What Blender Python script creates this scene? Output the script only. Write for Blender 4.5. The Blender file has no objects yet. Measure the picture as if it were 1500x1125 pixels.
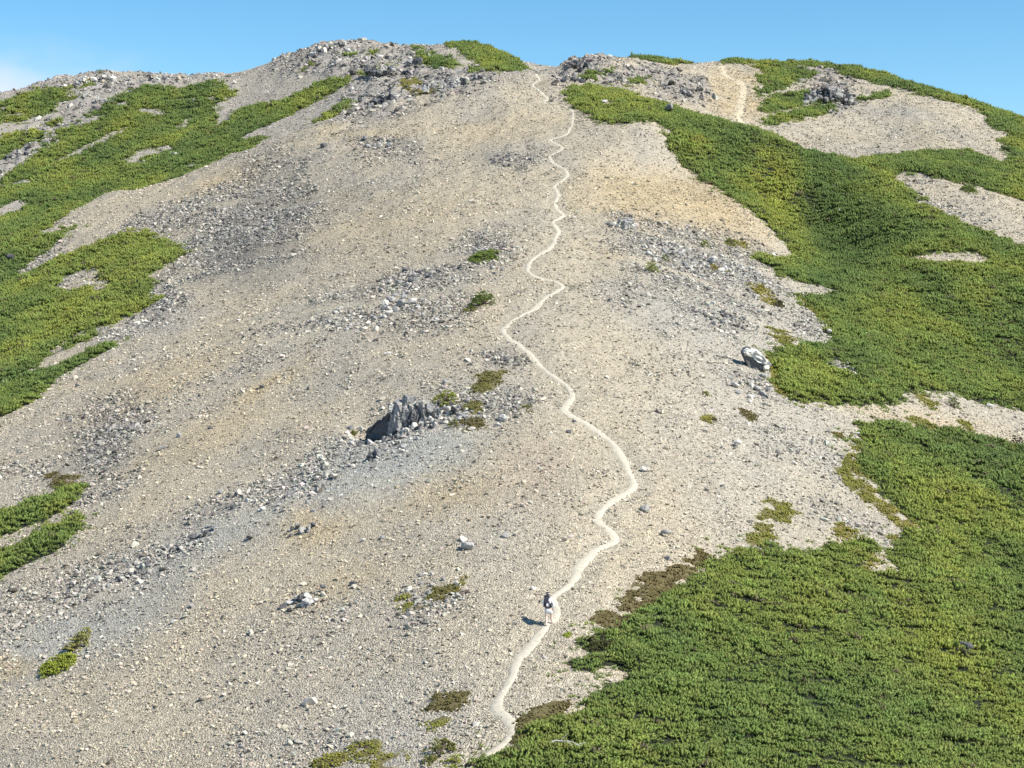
import bpy, bmesh, math, random
import numpy as np
from mathutils import Vector, Matrix, Euler

# ------------------------------------------------------------------ camera, sky, sun, exposure
F = 2379.0            # focal length in photograph pixels (1500 wide)
CX, HOR = 750.0, 430.0  # principal column, row of the horizon
sc = bpy.context.scene
col = sc.collection
cam_d = bpy.data.cameras.new("camera")
cam = bpy.data.objects.new("camera", cam_d)
col.objects.link(cam)
cam_d.sensor_width = 36.0
cam_d.lens = F / 1500.0 * 36.0
cam_d.shift_y = -(562.5 - HOR) / 1500.0
cam_d.clip_start = 0.5
cam_d.clip_end = 20000
cam.location = (0, 0, 0)
cam.rotation_euler = (math.radians(90), 0, 0)
sc.camera = cam

SUN_EL = math.radians(46)
SUN_DIR = Vector((0.93, -0.37, 0)).normalized()      # horizontal direction towards the sun
SUN_VEC = Vector((SUN_DIR.x * math.cos(SUN_EL), SUN_DIR.y * math.cos(SUN_EL), math.sin(SUN_EL)))
world = bpy.data.worlds.new("World")
sc.world = world
world.use_nodes = True
wt = world.node_tree
wt.nodes.clear()
w_out = wt.nodes.new("ShaderNodeOutputWorld")
w_bg = wt.nodes.new("ShaderNodeBackground")
w_sky = wt.nodes.new("ShaderNodeTexSky")
w_sky.sky_type = 'NISHITA'
w_sky.sun_disc = False
w_sky.sun_elevation = SUN_EL
w_sky.sun_rotation = math.atan2(SUN_DIR.x, SUN_DIR.y)
w_sky.altitude = 1200
w_sky.air_density = 1.0
w_sky.dust_density = 0.0
w_sky.ozone_density = 3.5
w_bg.inputs[1].default_value = 0.099
# low pale cloud bank on the left horizon
w_tc = wt.nodes.new("ShaderNodeTexCoord")
w_sep = wt.nodes.new("ShaderNodeSeparateXYZ")
wt.links.new(w_tc.outputs["Generated"], w_sep.inputs[0])
w_n = wt.nodes.new("ShaderNodeTexNoise")
w_n.inputs["Scale"].default_value = 14.0
w_n.inputs["Detail"].default_value = 6.0
w_map = wt.nodes.new("ShaderNodeMapping")
w_map.inputs["Scale"].default_value = (1, 1, 2.2)
wt.links.new(w_tc.outputs["Generated"], w_map.inputs[0])
wt.links.new(w_map.outputs[0], w_n.inputs[0])


def wmath(op, a, b=None, c=None):
    n = wt.nodes.new("ShaderNodeMath")
    n.operation = op
    for i, v in enumerate((a, b, c)):
        if v is None:
            continue
        if isinstance(v, (int, float)):
            n.inputs[i].default_value = v
        else:
            wt.links.new(v, n.inputs[i])
    return n.outputs[0]


def wramp(v, a, b):
    n = wt.nodes.new("ShaderNodeMapRange")
    n.interpolation_type = 'SMOOTHSTEP'
    n.inputs[1].default_value = a
    n.inputs[2].default_value = b
    wt.links.new(v, n.inputs[0])
    return n.outputs[0]


nz = wmath('MULTIPLY_ADD', w_n.outputs["Fac"], 0.05, -0.025)
zz = wmath('ADD', w_sep.outputs[2], nz)
xx = wmath('ADD', w_sep.outputs[0], nz)
m1 = wmath('SUBTRACT', 1.0, wramp(zz, 0.105, 0.152))
m2 = wmath('SUBTRACT', 1.0, wramp(xx, -0.30, -0.19))
cm = wmath('MULTIPLY', wmath('MULTIPLY', m1, m2), 0.72)
w_hsv = wt.nodes.new("ShaderNodeHueSaturation")
w_hsv.inputs["Saturation"].default_value = 1.22
w_hsv.inputs["Hue"].default_value = 0.488
w_hsv.inputs["Value"].default_value = 1.0
wt.links.new(w_sky.outputs[0], w_hsv.inputs["Color"])
w_mix = wt.nodes.new("ShaderNodeMixRGB")
w_mix.inputs[2].default_value = (6.2, 6.0, 7.4, 1)
wt.links.new(cm, w_mix.inputs[0])
wt.links.new(w_hsv.outputs[0], w_mix.inputs[1])
wt.links.new(w_mix.outputs[0], w_bg.inputs[0])
wt.links.new(w_bg.outputs[0], w_out.inputs[0])

sun_d = bpy.data.lights.new("sun", 'SUN')
sun_d.energy = 5.0
sun_d.angle = math.radians(0.53)
sun_d.color = (1.0, 0.955, 0.88)
sun = bpy.data.objects.new("sun", sun_d)
col.objects.link(sun)
sun.location = (60, -20, 80)
sun.rotation_euler = SUN_VEC.to_track_quat('Z', 'Y').to_euler()

sc.view_settings.view_transform = 'Standard'
sc.view_settings.look = 'None'
sc.view_settings.exposure = 0.71
sc.view_settings.gamma = 1.0
sc.view_settings.use_curve_mapping = False
sc.cycles.max_bounces = 4
sc.cycles.diffuse_bounces = 2
sc.cycles.transmission_bounces = 2

rng = np.random.default_rng(11)
random.seed(11)

# ------------------------------------------------------------------ helpers


def tag(o, label=None, cat=None, group=None, kind=None):
    if label:
        o["label"] = label
    if cat:
        o["category"] = cat
    if group:
        o["group"] = group
    if kind:
        o["kind"] = kind
    return o


def link(o, parent=None):
    col.objects.link(o)
    if parent is not None:
        o.parent = parent
    return o


def empty(name, loc):
    o = bpy.data.objects.new(name, None)
    o.empty_display_size = 0.2
    o.location = loc
    return link(o)


def mesh_np(name, co, faces):
    """co (n,3), faces (m,k)"""
    me = bpy.data.meshes.new(name)
    co = np.asarray(co, dtype=np.float32)
    faces = np.asarray(faces, dtype=np.int32)
    m, k = faces.shape
    me.vertices.add(len(co))
    me.vertices.foreach_set("co", co.ravel())
    me.loops.add(m * k)
    me.loops.foreach_set("vertex_index", faces.ravel())
    me.polygons.add(m)
    me.polygons.foreach_set("loop_start", np.arange(0, m * k, k, dtype=np.int32))
    me.update(calc_edges=True)
    return me


def set_col(me, name, rgb):
    a = me.attributes.new(name, 'FLOAT_COLOR', 'POINT')
    c = np.ones((len(rgb), 4), dtype=np.float32)
    c[:, :3] = rgb
    a.data.foreach_set("color", c.ravel())


def smooth_mesh(me):
    me.polygons.foreach_set("use_smooth", np.ones(len(me.polygons), dtype=bool))


def _h(ix, iy, seed):
    n = (ix.astype(np.int64) * 374761393 + iy.astype(np.int64) * 668265263 + seed * 974634541) & 0xFFFFFFFF
    n = ((n ^ (n >> 13)) * 1274126177) & 0xFFFFFFFF
    n = (n ^ (n >> 16)) & 0xFFFFFFFF
    return n / 4294967295.0


def noise2(x, y, seed=0):
    """gradient noise, about -1..1"""
    x = np.asarray(x, dtype=np.float64)
    y = np.asarray(y, dtype=np.float64)
    ix = np.floor(x).astype(np.int64)
    iy = np.floor(y).astype(np.int64)
    fx, fy = x - ix, y - iy
    u = fx * fx * fx * (fx * (fx * 6 - 15) + 10)
    v = fy * fy * fy * (fy * (fy * 6 - 15) + 10)

    def g(dx, dy):
        a = _h(ix + dx, iy + dy, seed) * 2 * np.pi
        return np.cos(a) * (fx - dx) + np.sin(a) * (fy - dy)
    a = g(0, 0) * (1 - u) + g(1, 0) * u
    b = g(0, 1) * (1 - u) + g(1, 1) * u
    return (a * (1 - v) + b * v) * 1.5


def fbm(x, y, seed=0, octv=4, gain=0.5):
    r, a, f = 0, 1.0, 1.0
    for i in range(octv):
        r = r + a * noise2(x * f + 17.3 * i, y * f - 9.1 * i, seed + i)
        a *= gain
        f *= 2.03
    return r


def sstep(v, a, b):
    t = np.clip((v - a) / (b - a), 0, 1)
    return t * t * (3 - 2 * t)


# ------------------------------------------------------------------ the mountain: one height field over (bearing, distance)
DC = np.array([60, 70, 75, 85, 105, 122, 143, 178, 215, 250, 285, 320, 335.])
PC = np.array([1290, 1125, 1055, 915, 715, 600, 490, 378, 292, 228, 168, 122, 107.])
SKY = [(-400, 190), (-200, 165), (0, 137), (60, 130), (110, 113), (150, 105), (210, 107), (310, 110), (380, 98), (440, 75), (480, 62), (540, 67),
       (640, 67), (700, 68), (750, 85), (775, 102), (815, 103), (855, 85), (940, 88), (1060, 92), (1200, 97), (1290, 108), (1340, 125),
       (1430, 155), (1500, 180), (1650, 225), (1900, 270)]


def pA(px, d):
    t = px - 800.0
    k = np.where(t < 0, 0.33, 0.33)
    w = 200.0
    return np.interp(d, DC, PC) + k * (np.sqrt(t * t + w * w) - w)


cps = []
for px in (-400, -150, 0, 150, 300, 450, 600, 800, 950, 1100, 1250, 1400, 1550, 1750, 1950):
    for d in (62, 72, 85, 100, 120, 145, 175):
        cps.append((px, d, float(pA(px, d))))
    for d, p in ((45, 1500), (30, 1750), (15, 2000), (6, 2300)):
        cps.append((px, d, p))
for px in (-400, -150, 0, 150, 300, 450, 600, 800):
    for d in (205, 240, 275):
        cps.append((px, d, float(pA(px, d))))
for px in (950,):
    for d in (205, 235):
        cps.append((px, d, float(pA(px, d))))
cps += [(800, 310, 133), (0, 292, 358), (0, 320, 334), (0, 350, 296), (0, 400, 213), (0, 450, 137),
        (-200, 320, 380), (-200, 400, 250), (-200, 450, 165), (-400, 350, 370), (-400, 450, 190),
        (75, 302, 322), (75, 316, 324), (75, 350, 286), (75, 400, 205),
        (150, 308, 292), (150, 324, 303), (150, 350, 270), (150, 400, 190), (150, 455, 105),
        (300, 312, 243), (300, 328, 256), (300, 352, 232), (300, 400, 175), (300, 450, 111),
        (400, 317, 207), (400, 334, 220), (400, 360, 192), (400, 405, 135), (400, 440, 92),
        (480, 322, 178), (480, 338, 190), (480, 360, 165), (480, 400, 110), (480, 440, 62),
        (600, 326, 145), (600, 342, 154), (600, 362, 132), (600, 400, 92), (600, 430, 67),
        (700, 330, 124), (700, 344, 130), (700, 362, 113), (700, 400, 80), (700, 415, 68),
        (775, 336, 108), (775, 372, 102), (815, 338, 112), (815, 365, 103),
        (855, 322, 127), (855, 345, 100), (855, 362, 85),
        (940, 262, 197), (940, 282, 168), (940, 302, 148), (940, 322, 139), (940, 352, 114), (940, 390, 88),
        (1060, 285, 180), (1060, 304, 191), (1060, 330, 165), (1060, 370, 125), (1060, 410, 92),
        (1150, 280, 207), (1150, 300, 221), (1150, 330, 182), (1150, 370, 135), (1150, 420, 95),
        (1250, 286, 235), (1250, 310, 217), (1250, 350, 165), (1250, 390, 120), (1250, 415, 102),
        (1350, 250, 290), (1350, 280, 243), (1350, 310, 212), (1350, 350, 160), (1350, 395, 128),
        (1450, 235, 335), (1450, 260, 282), (1450, 290, 237), (1450, 330, 192), (1450, 375, 161),
        (1600, 235, 360), (1600, 270, 300), (1600, 320, 245), (1600, 360, 212), (1850, 240, 400), (1850, 330, 290), (1850, 400, 260),
        (1000, 250, 262), (1090, 250, 282), (1190, 250, 334), (1262, 250, 300), (1130, 232, 320), (1213, 232, 372), (1282, 232, 336),
        (1040, 215, 322), (1130, 215, 352), (1228, 215, 402), (1310, 215, 378), (1450, 210, 392), (1600, 205, 425)]
for px, p in SKY[::2]:
    cps.append((px, 560, p + 75))
    cps.append((px, 800, 360))
    cps.append((px, 1400, 560))
    cps.append((px, 4000, 760))
for px, p, dd in ((480, 62, 460), (600, 67, 455), (700, 68, 440), (775, 102, 398), (815, 103, 395), (855, 85, 385), (940, 88, 415), (1060, 92, 435),
                  (1150, 95, 445), (1250, 102, 440), (1350, 128, 420), (1450, 161, 400), (150, 105, 480), (300, 111, 475), (400, 92, 465), (0, 137, 475)):
    cps.append((px, dd, p + 10))
cps = np.array(cps, dtype=float)
KS = 3.0


def tps_fit(p, v):
    n = len(p)
    r2 = ((p[:, None, :] - p[None, :, :]) ** 2).sum(-1)
    Kk = np.where(r2 > 0, 0.5 * r2 * np.log(np.maximum(r2, 1e-12)), 0) + np.eye(n) * 2e-4
    P = np.hstack([np.ones((n, 1)), p])
    A = np.zeros((n + 3, n + 3))
    A[:n, :n] = Kk
    A[:n, n:] = P
    A[n:, :n] = P.T
    return np.linalg.solve(A, np.concatenate([v, np.zeros(3)]))


def tps_eval(p, w, q):
    out = np.empty(len(q))
    for s in range(0, len(q), 20000):
        b = q[s:s + 20000]
        r2 = ((b[:, None, :] - p[None]) ** 2).sum(-1)
        out[s:s + 20000] = (0.5 * r2 * np.log(np.maximum(r2, 1e-12))) @ w[:len(p)] + w[len(p)] + b @ w[len(p) + 1:]
    return out


cp_p = np.stack([cps[:, 0] / 500, np.log(cps[:, 1]) * KS], 1)
tw = tps_fit(cp_p, cps[:, 2] / 100)
# coarse evaluation, refined bilinearly/cubically by interpolation on the dense grid
U = np.concatenate([np.linspace(-500, -90, 24)[:-1], np.arange(-90, 1591, 4.0), np.linspace(1594, 2000, 24)])
Dn = np.concatenate([np.geomspace(5, 60, 40)[:-1], np.geomspace(60, 480, 880), np.geomspace(480, 4000, 60)[1:]])
uc = np.linspace(-500, 2000, 140)
dc = np.log(np.concatenate([np.geomspace(5, 60, 24)[:-1], np.geomspace(60, 480, 200), np.geomspace(480, 4000, 40)[1:]]))
gu, gd = np.meshgrid(uc, dc)
vc = (tps_eval(cp_p, tw, np.stack([gu.ravel() / 500, gd.ravel() * KS], 1)) * 100).reshape(gu.shape)


def cubic_1d(xk, yk, xq):
    """Catmull-Rom along axis 0"""
    i = np.clip(np.searchsorted(xk, xq) - 1, 0, len(xk) - 2)
    m = np.gradient(yk, xk, axis=0)
    h = (xk[i + 1] - xk[i])[:, None]
    t = ((xq - xk[i]) / h[:, 0])[:, None]
    return ((2 * t**3 - 3 * t**2 + 1) * yk[i] + (t**3 - 2 * t**2 + t) * h * m[i] + (-2 * t**3 + 3 * t**2) * yk[i + 1] + (t**3 - t**2) * h * m[i + 1])


PY0 = cubic_1d(uc, cubic_1d(dc, vc, np.log(Dn)).T, U).T          # rows: distance, columns: bearing
NR, NC = PY0.shape
UU, DD = np.meshgrid(U, Dn)
GX = DD * (UU - CX) / F
GY = DD.copy()
GZ0 = DD * (HOR - PY0) / F


def blob(px, py, rx, ry, ang=0.0):
    """soft patch on the hillside, given where it lies in the photograph"""
    a = math.radians(ang)
    dx, dy = UW - px, PW - py
    u = (dx * math.cos(a) - dy * math.sin(a)) / rx
    v = (dx * math.sin(a) + dy * math.cos(a)) / ry
    return np.exp(-np.power(u * u + v * v, 1.4) * 0.7)


wx = fbm(GX / 9, GY / 26, 5, 3)
wy = fbm(GX / 9 + 40, GY / 26, 9, 3)
UW = UU + wx * 16 + fbm(GX / 2.2, GY / 6.0, 15, 3) * 11
PW = PY0 + wy * 12 + fbm(GX / 2.2 + 30, GY / 6.0, 19, 3) * 8

# rocky ground (crags, blocky debris)
rock = np.zeros_like(PY0)
for b in [(190, 118, 120, 9, 0), (70, 122, 30, 10, 20), (120, 150, 30, 14, 20), (60, 205, 45, 18, 30), (25, 240, 30, 14, 30),
          (470, 85, 70, 20, 10), (570, 100, 60, 28, 10), (560, 135, 50, 26, 5), (650, 125, 60, 16, 0), (705, 115, 18, 10, 0), (520, 150, 26, 16, 30),
          (860, 98, 40, 14, 20), (835, 118, 30, 10, 0), (920, 112, 60, 14, 0), (1000, 125, 50, 16, -20), (985, 135, 30, 14, 0),
          (1215, 135, 45, 20, 0), (1190, 105, 60, 8, -5), (1240, 155, 20, 8, 0)]:
    rock = np.maximum(rock, blob(*b) * np.where(DD > 290, 1, 0))
farm = sstep(DD, 300, 335)
coarse = np.zeros_like(PY0)
near = 1 - sstep(DD, 318, 326)
for b, s in [((400, 300, 62, 75, 20), .8), ((330, 350, 80, 42, 30), 1), ((255, 320, 120, 26, 22), .8), ((215, 450, 70, 26, 35), .8), ((60, 375, 60, 14, 40), .7),
             ((110, 420, 40, 18, 0), .7), ((155, 635, 62, 42, 35), 1), ((70, 670, 70, 26, 20), .8), ((150, 720, 60, 20, 30), .8),
             ((600, 440, 95, 42, 10), .8), ((590, 410, 60, 16, 10), .7), ((710, 370, 50, 26, 10), .6), ((500, 450, 70, 26, 35), .6), ((400, 500, 80, 30, 20), .5),
             ((560, 640, 110, 30, 15), .6), ((380, 730, 190, 36, 27), .7), ((150, 850, 200, 40, 25), .6), ((20, 900, 120, 40, 25), .6),
             ((640, 870, 60, 28, 30), .8), ((720, 590, 80, 34, 0), .6), ((730, 525, 40, 18, 0), .6),
             ((1020, 375, 120, 46, -12), .9), ((910, 325, 30, 14, 0), .6), ((1090, 400, 60, 26, -30), .8), ((930, 430, 60, 28, 0), .4), ((1050, 460, 80, 30, 0), .6), ((1190, 480, 40, 26, -20), .6),
             ((1130, 570, 80, 30, -20), .5), ((1180, 660, 90, 50, -20), .45), ((1240, 770, 70, 26, -20), .45),
             ((600, 225, 95, 20, 5), .4), ((760, 235, 50, 16, 0), .5), ((560, 210, 45, 12, 0), .7),
             ((500, 1090, 90, 30, 0), .5), ((620, 1040, 90, 40, 0), .4), ((860, 1010, 50, 25, 20), .4),
             ((1400, 320, 90, 26, -20), .5), ((1330, 275, 40, 16, 0), .5), ((1220, 548, 40, 26, -40), .7)]:
    coarse = np.maximum(coarse, blob(*b) * s * near)
coarse = coarse * np.clip(0.75 + 0.75 * fbm((GX * 0.45 + GY * 0.9) / 6.0, (GX * 0.9 - GY * 0.45) / 16.0, 55, 4), 0.0, 1.3)
# fine relief of the ground
fine = 0.30 * fbm(GX / 14, GY / 22, 21, 3) + 0.10 * fbm(GX / 2.6, GY / 3.2, 31, 3)
fine = fine * sstep(DD, 40, 62) * np.clip(DD / 140, 0.6, 2.2)
crag = np.abs(fbm(GX / 5.0, GY / 7.0, 41, 4))
fine = fine + rock * (1.9 * crag - 0.4) + coarse * 0.12 * fbm(GX / 1.3, GY / 1.5, 51, 2)
# the step below the tall outcrop
fine = fine - 1.3 * np.exp(-((UU - 545) / 34) ** 2 - ((PY0 - 622) / 20) ** 2) * near
# grooves that run down the left flank
groove = fbm((GX * 0.45 + GY * 0.9) / 7.0, (GX * 0.9 - GY * 0.45) / 60.0, 61, 3)
fine = fine + 0.22 * groove * sstep(UU, 750, 350) * near * sstep(DD, 62, 75)
GZ = GZ0 + np.where(DD < 700, fine, 0)
PY = HOR - GZ * F / DD


def cast(px, py, dmin=0.0, dmax=1e9, z=None):
    """where the view line through a photograph pixel meets the hillside"""
    P = PY if z is None else z
    j = np.clip(np.searchsorted(U, px) - 1, 0, NC - 2)
    t = (px - U[j]) / (U[j + 1] - U[j])
    c = P[:, j] * (1 - t) + P[:, j + 1] * t
    r0 = max(int(np.searchsorted(Dn, max(dmin, 58.0))), 1)
    r1 = int(np.searchsorted(Dn, min(dmax, 500.0)))
    hit = np.nonzero(c[r0:r1] <= py)[0]
    if len(hit) == 0:
        r = r0 + int(np.argmin(c[r0:r1]))
        d = min(Dn[r] + 8, 480)
    elif hit[0] == 0:
        d = Dn[r0]
    else:
        r = r0 + hit[0]
        a, b = c[r - 1], c[r]
        d = Dn[r - 1] + (Dn[r] - Dn[r - 1]) * (a - py) / max(a - b, 1e-6)
    x = d * (px - CX) / F
    return Vector((x, d, ground(x, d)))


def grid_at(A, x, y):
    x = np.asarray(x, dtype=float)
    y = np.asarray(y, dtype=float)
    u = CX + x * F / y
    j = np.clip(np.searchsorted(U, u) - 1, 0, NC - 2)
    i = np.clip(np.searchsorted(Dn, y) - 1, 0, NR - 2)
    tu = (u - U[j]) / (U[j + 1] - U[j])
    td = (y - Dn[i]) / (Dn[i + 1] - Dn[i])
    return (A[i, j] * (1 - tu) + A[i, j + 1] * tu) * (1 - td) + (A[i + 1, j] * (1 - tu) + A[i + 1, j + 1] * tu) * td


def ground(x, y):
    return float(grid_at(GZ, x, y))


def world_poly(poly, dmin=0.0, dmax=1e9, step=7.0):
    out = []
    for (a, b), (c, d) in zip(poly, poly[1:] + poly[:1]):
        n = max(1, int(math.hypot(c - a, d - b) / step))
        for k in range(n):
            q = cast(a + (c - a) * k / n, b + (d - b) * k / n, dmin, dmax)
            out.append((q.x, q.y))
    return np.array(out)


def sdf_poly(wp, pad=6.0):
    """signed distance in metres (inside positive) over the grid; -99 far away"""
    out = np.full(GX.shape, -99.0)
    x0, y0 = wp.min(0) - pad
    x1, y1 = wp.max(0) + pad
    sel = (GX > x0) & (GX < x1) & (GY > y0) & (GY < y1)
    X, Y = GX[sel], GY[sel]
    best = np.full(X.shape, 1e9)
    ins = np.zeros(X.shape, bool)
    q = np.roll(wp, -1, 0)
    for (ax, ay), (bx, by) in zip(wp, q):
        dx, dy = bx - ax, by - ay
        L = dx * dx + dy * dy + 1e-9
        t = np.clip(((X - ax) * dx + (Y - ay) * dy) / L, 0, 1)
        best = np.minimum(best, (X - ax - t * dx) ** 2 + (Y - ay - t * dy) ** 2)
        if ay != by:
            c = ((ay > Y) != (by > Y))
            ins ^= c & (X < (bx - ax) * (Y - ay) / (by - ay) + ax)
    out[sel] = np.where(ins, 1, -1) * np.sqrt(best)
    return out


# ------------------------------------------------------------------ the trail
TRAIL = [(668, 1160), (690, 1122), (728, 1092), (748, 1072), (742, 1052), (728, 1037), (733, 1015), (752, 988), (762, 960), (785, 935), (808, 908), (812, 893),
         (808, 875), (830, 858), (848, 830), (872, 808), (900, 790), (896, 776), (878, 764), (880, 748), (905, 730), (928, 712), (926, 696), (912, 672), (895, 645), (868, 624),
         (838, 608), (828, 600), (838, 580), (830, 562), (802, 545), (778, 520), (750, 498), (735, 482), (750, 468), (785, 452), (797, 436), (824, 420), (815, 412),
         (790, 406), (772, 397), (780, 378), (805, 362), (818, 340), (812, 325), (826, 315), (812, 298), (818, 285), (812, 272), (832, 253),
         (810, 238), (804, 228), (824, 216), (806, 204), (830, 195), (838, 180), (838, 162), (825, 155), (798, 150), (801, 143), (790, 132), (781, 124), (790, 117), (785, 108)]
TRAIL2 = [(1085, 186), (1082, 172), (1086, 155), (1088, 138), (1090, 128), (1080, 118), (1066, 112), (1060, 104), (1056, 97)]


def trail_line(pts, dmin=0, step=0.35):
    w = [cast(px, py, dmin) for px, py in pts]
    w = [Vector((p.x, p.y)) for p in w]
    out = []
    for i in range(len(w) - 1):
        p0, p1, p2, p3 = w[max(i - 1, 0)], w[i], w[i + 1], w[min(i + 2, len(w) - 1)]
        n = max(2, int((p2 - p1).length / step))
        for k in range(n):
            t = k / n
            cr = (0.5 * ((2 * p1) + (p2 - p0) * t + (2 * p0 - 5 * p1 + 4 * p2 - p3) * t * t + (3 * p1 - p0 - 3 * p2 + p3) * t**3))
            out.append(cr * 0.55 + (p1 * (1 - t) + p2 * t) * 0.45)
    out.append(w[-1])
    a = np.array([(p.x, p.y) for p in out])
    ss = np.arange(len(a)) * step
    a[:, 0] += 0.16 * noise2(ss / 3.1, ss * 0 + 0.5, 3) + 0.08 * noise2(ss / 1.1, ss * 0 + 0.5, 4)
    return a


tl1 = trail_line(TRAIL)
tl2 = trail_line(TRAIL2, 300)


def dist_line(X, Y, ln):
    best = np.full(X.shape, 1e9)
    for s in range(0, len(ln), 1):
        np.minimum(best, (X - ln[s, 0]) ** 2 + (Y - ln[s, 1]) ** 2, out=best)
    return np.sqrt(best)


tdist = np.full(GX.shape, 50.0)
for ln in (tl1, tl2):
    sel = (GX > ln[:, 0].min() - 3) & (GX < ln[:, 0].max() + 3) & (GY > ln[:, 1].min() - 3) & (GY < ln[:, 1].max() + 3)
    near_sel = np.zeros_like(sel)
    # cheap prefilter row by row
    rows = np.nonzero(sel.any(1))[0]
    for r in rows:
        m = np.abs(ln[:, 1] - Dn[r]) < 3
        if not m.any():
            continue
        s = sel[r] & (GX[r] > ln[m, 0].min() - 3) & (GX[r] < ln[m, 0].max() + 3)
        if s.any():
            tdist[r, s] = np.minimum(tdist[r, s], dist_line(GX[r, s], GY[r, s], ln[m]))
# the tread is worn slightly into the slope: smooth the ground beside it
GZs = GZ0 + 0.30 * fbm(GX / 14, GY / 22, 21, 3) * sstep(DD, 40, 62) * np.clip(DD / 140, 0.6, 2.2)
tb = 1 - sstep(tdist, 0.6, 1.5)
GZ = np.where(DD < 700, GZ * (1 - tb) + (GZs - 0.10) * tb, GZ)
PY = HOR - GZ * F / DD

# ------------------------------------------------------------------ surface colour of the ground (stone colours, some shaded gaps put in)
TAN = np.array([0.475, 0.412, 0.308])
GREY = np.array([0.355, 0.333, 0.298])
PALE = np.array([0.43, 0.408, 0.36])
OCHRE = np.array([0.50, 0.385, 0.215])
DARK = np.array([0.205, 0.192, 0.170])


def mixc(c, tgt, m):
    return c * (1 - m[..., None]) + tgt * m[..., None]


gcol = np.ones(GX.shape + (3,)) * TAN
n1 = fbm(GX / 12, GY / 30, 71, 4)
n2 = fbm((GX * 0.45 + GY * 0.9) / 9.0, (GX * 0.9 - GY * 0.45) / 60.0, 75, 4)
gcol = mixc(gcol, GREY, np.clip(0.14 + 0.45 * n1 + 0.35 * n2 * sstep(UU, 760, 400), 0, 0.85))
gcol = mixc(gcol, OCHRE, np.clip(0.22 * fbm(GX / 7 + 9, GY / 18, 77, 3) - 0.03, 0, 0.35))
for b, s in [((1150, 600, 170, 120, 0), .5), ((1100, 450, 160, 80, 0), .4), ((620, 1040, 140, 70, 0), .3), ((1400, 620, 120, 30, 0), .2), ((1330, 180, 150, 50, 0), .15)]:
    gcol = mixc(gcol, PALE, blob(*b) * s)
gcol = mixc(gcol, GREY * 0.92, np.clip(coarse * 0.9, 0, 1))
for b, s in [((400, 300, 60, 80, 20), .5), ((350, 365, 62, 42, 30), .85), ((155, 640, 56, 38, 35), .8), ((730, 235, 50, 16, 0), .25), ((500, 290, 60, 30, 0), .25), ((735, 525, 34, 16, 0), .4)]:
    gcol = mixc(gcol, DARK, blob(*b) * s * near)  # dark grey stones, plus the shadowed gaps between them put into the colour
for b, s in [((570, 685, 120, 42, 20), .85), ((330, 790, 170, 34, 27), .6), ((120, 930, 160, 30, 22), .55), ((480, 700, 80, 30, 25), .5), ((430, 480, 70, 26, 20), .35)]:
    gcol = mixc(gcol, PALE * np.array([0.90, 0.95, 0.99]), blob(*b) * s * near * np.clip(0.8 + 0.7 * n2, 0.2, 1.2))
for b, s in [((970, 285, 120, 40, -5), .6), ((1080, 330, 60, 26, -35), .55), ((460, 770, 50, 22, 15), .55), ((385, 565, 60, 10, 25), .6), ((655, 725, 70, 26, 15), .5), ((15, 985, 40, 16, 10), .6),
             ((300, 640, 120, 18, 25), .35), ((500, 850, 60, 22, 15), .35), ((1075, 140, 36, 30, 0), .7), ((700, 190, 70, 20, 10), .25), ((560, 330, 110, 40, 15), .2),
             ((1350, 615, 160, 14, -12), .4), ((330, 262, 70, 14, 15), .35), ((250, 560, 150, 18, 25), .3), ((960, 990, 60, 14, 0), .3), ((520, 195, 60, 12, 5), .35)]:
    gcol = mixc(gcol, OCHRE, blob(*b) * s)
gcol = mixc(gcol, np.array([0.36, 0.27, 0.20]), blob(790, 690, 60, 60) * 0.3)
gcol = mixc(gcol, np.array([0.27, 0.25, 0.235]), rock * 0.8)
far_grey = sstep(DD, 320, 345) * (1 - sstep(UU, 780, 850))
gcol = mixc(gcol, np.array([0.36, 0.335, 0.30]), far_grey * 0.6)
gcol = mixc(gcol, np.array([0.44, 0.39, 0.30]), (1 - sstep(tdist, 0.4, 1.5)) * 0.75)

# ------------------------------------------------------------------ materials


def new_mat(name, rough=0.9, spec=0.2):
    m = bpy.data.materials.new(name)
    m.use_nodes = True
    nt = m.node_tree
    bs = nt.nodes["Principled BSDF"]
    bs.inputs["Roughness"].default_value = rough
    bs.inputs["Specular IOR Level"].default_value = spec
    return m, nt, bs


def N(nt, t, **kw):
    n = nt.nodes.new(t)
    for k, v in kw.items():
        setattr(n, k, v)
    return n


def mul_col(nt, a, b, fac=1.0):
    n = N(nt, "ShaderNodeMixRGB", blend_type='MULTIPLY')
    n.inputs[0].default_value = fac
    nt.links.new(a, n.inputs[1])
    nt.links.new(b, n.inputs[2])
    return n.outputs[0]


def ramp(nt, v, stops):
    r = N(nt, "ShaderNodeValToRGB")
    e = r.color_ramp.elements
    while len(e) < len(stops):
        e.new(0.5)
    for el, (p, c) in zip(e, stops):
        el.position = p
        el.color = (*c, 1) if len(c) == 3 else c
    nt.links.new(v, r.inputs[0])
    return r.outputs[0]


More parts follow.
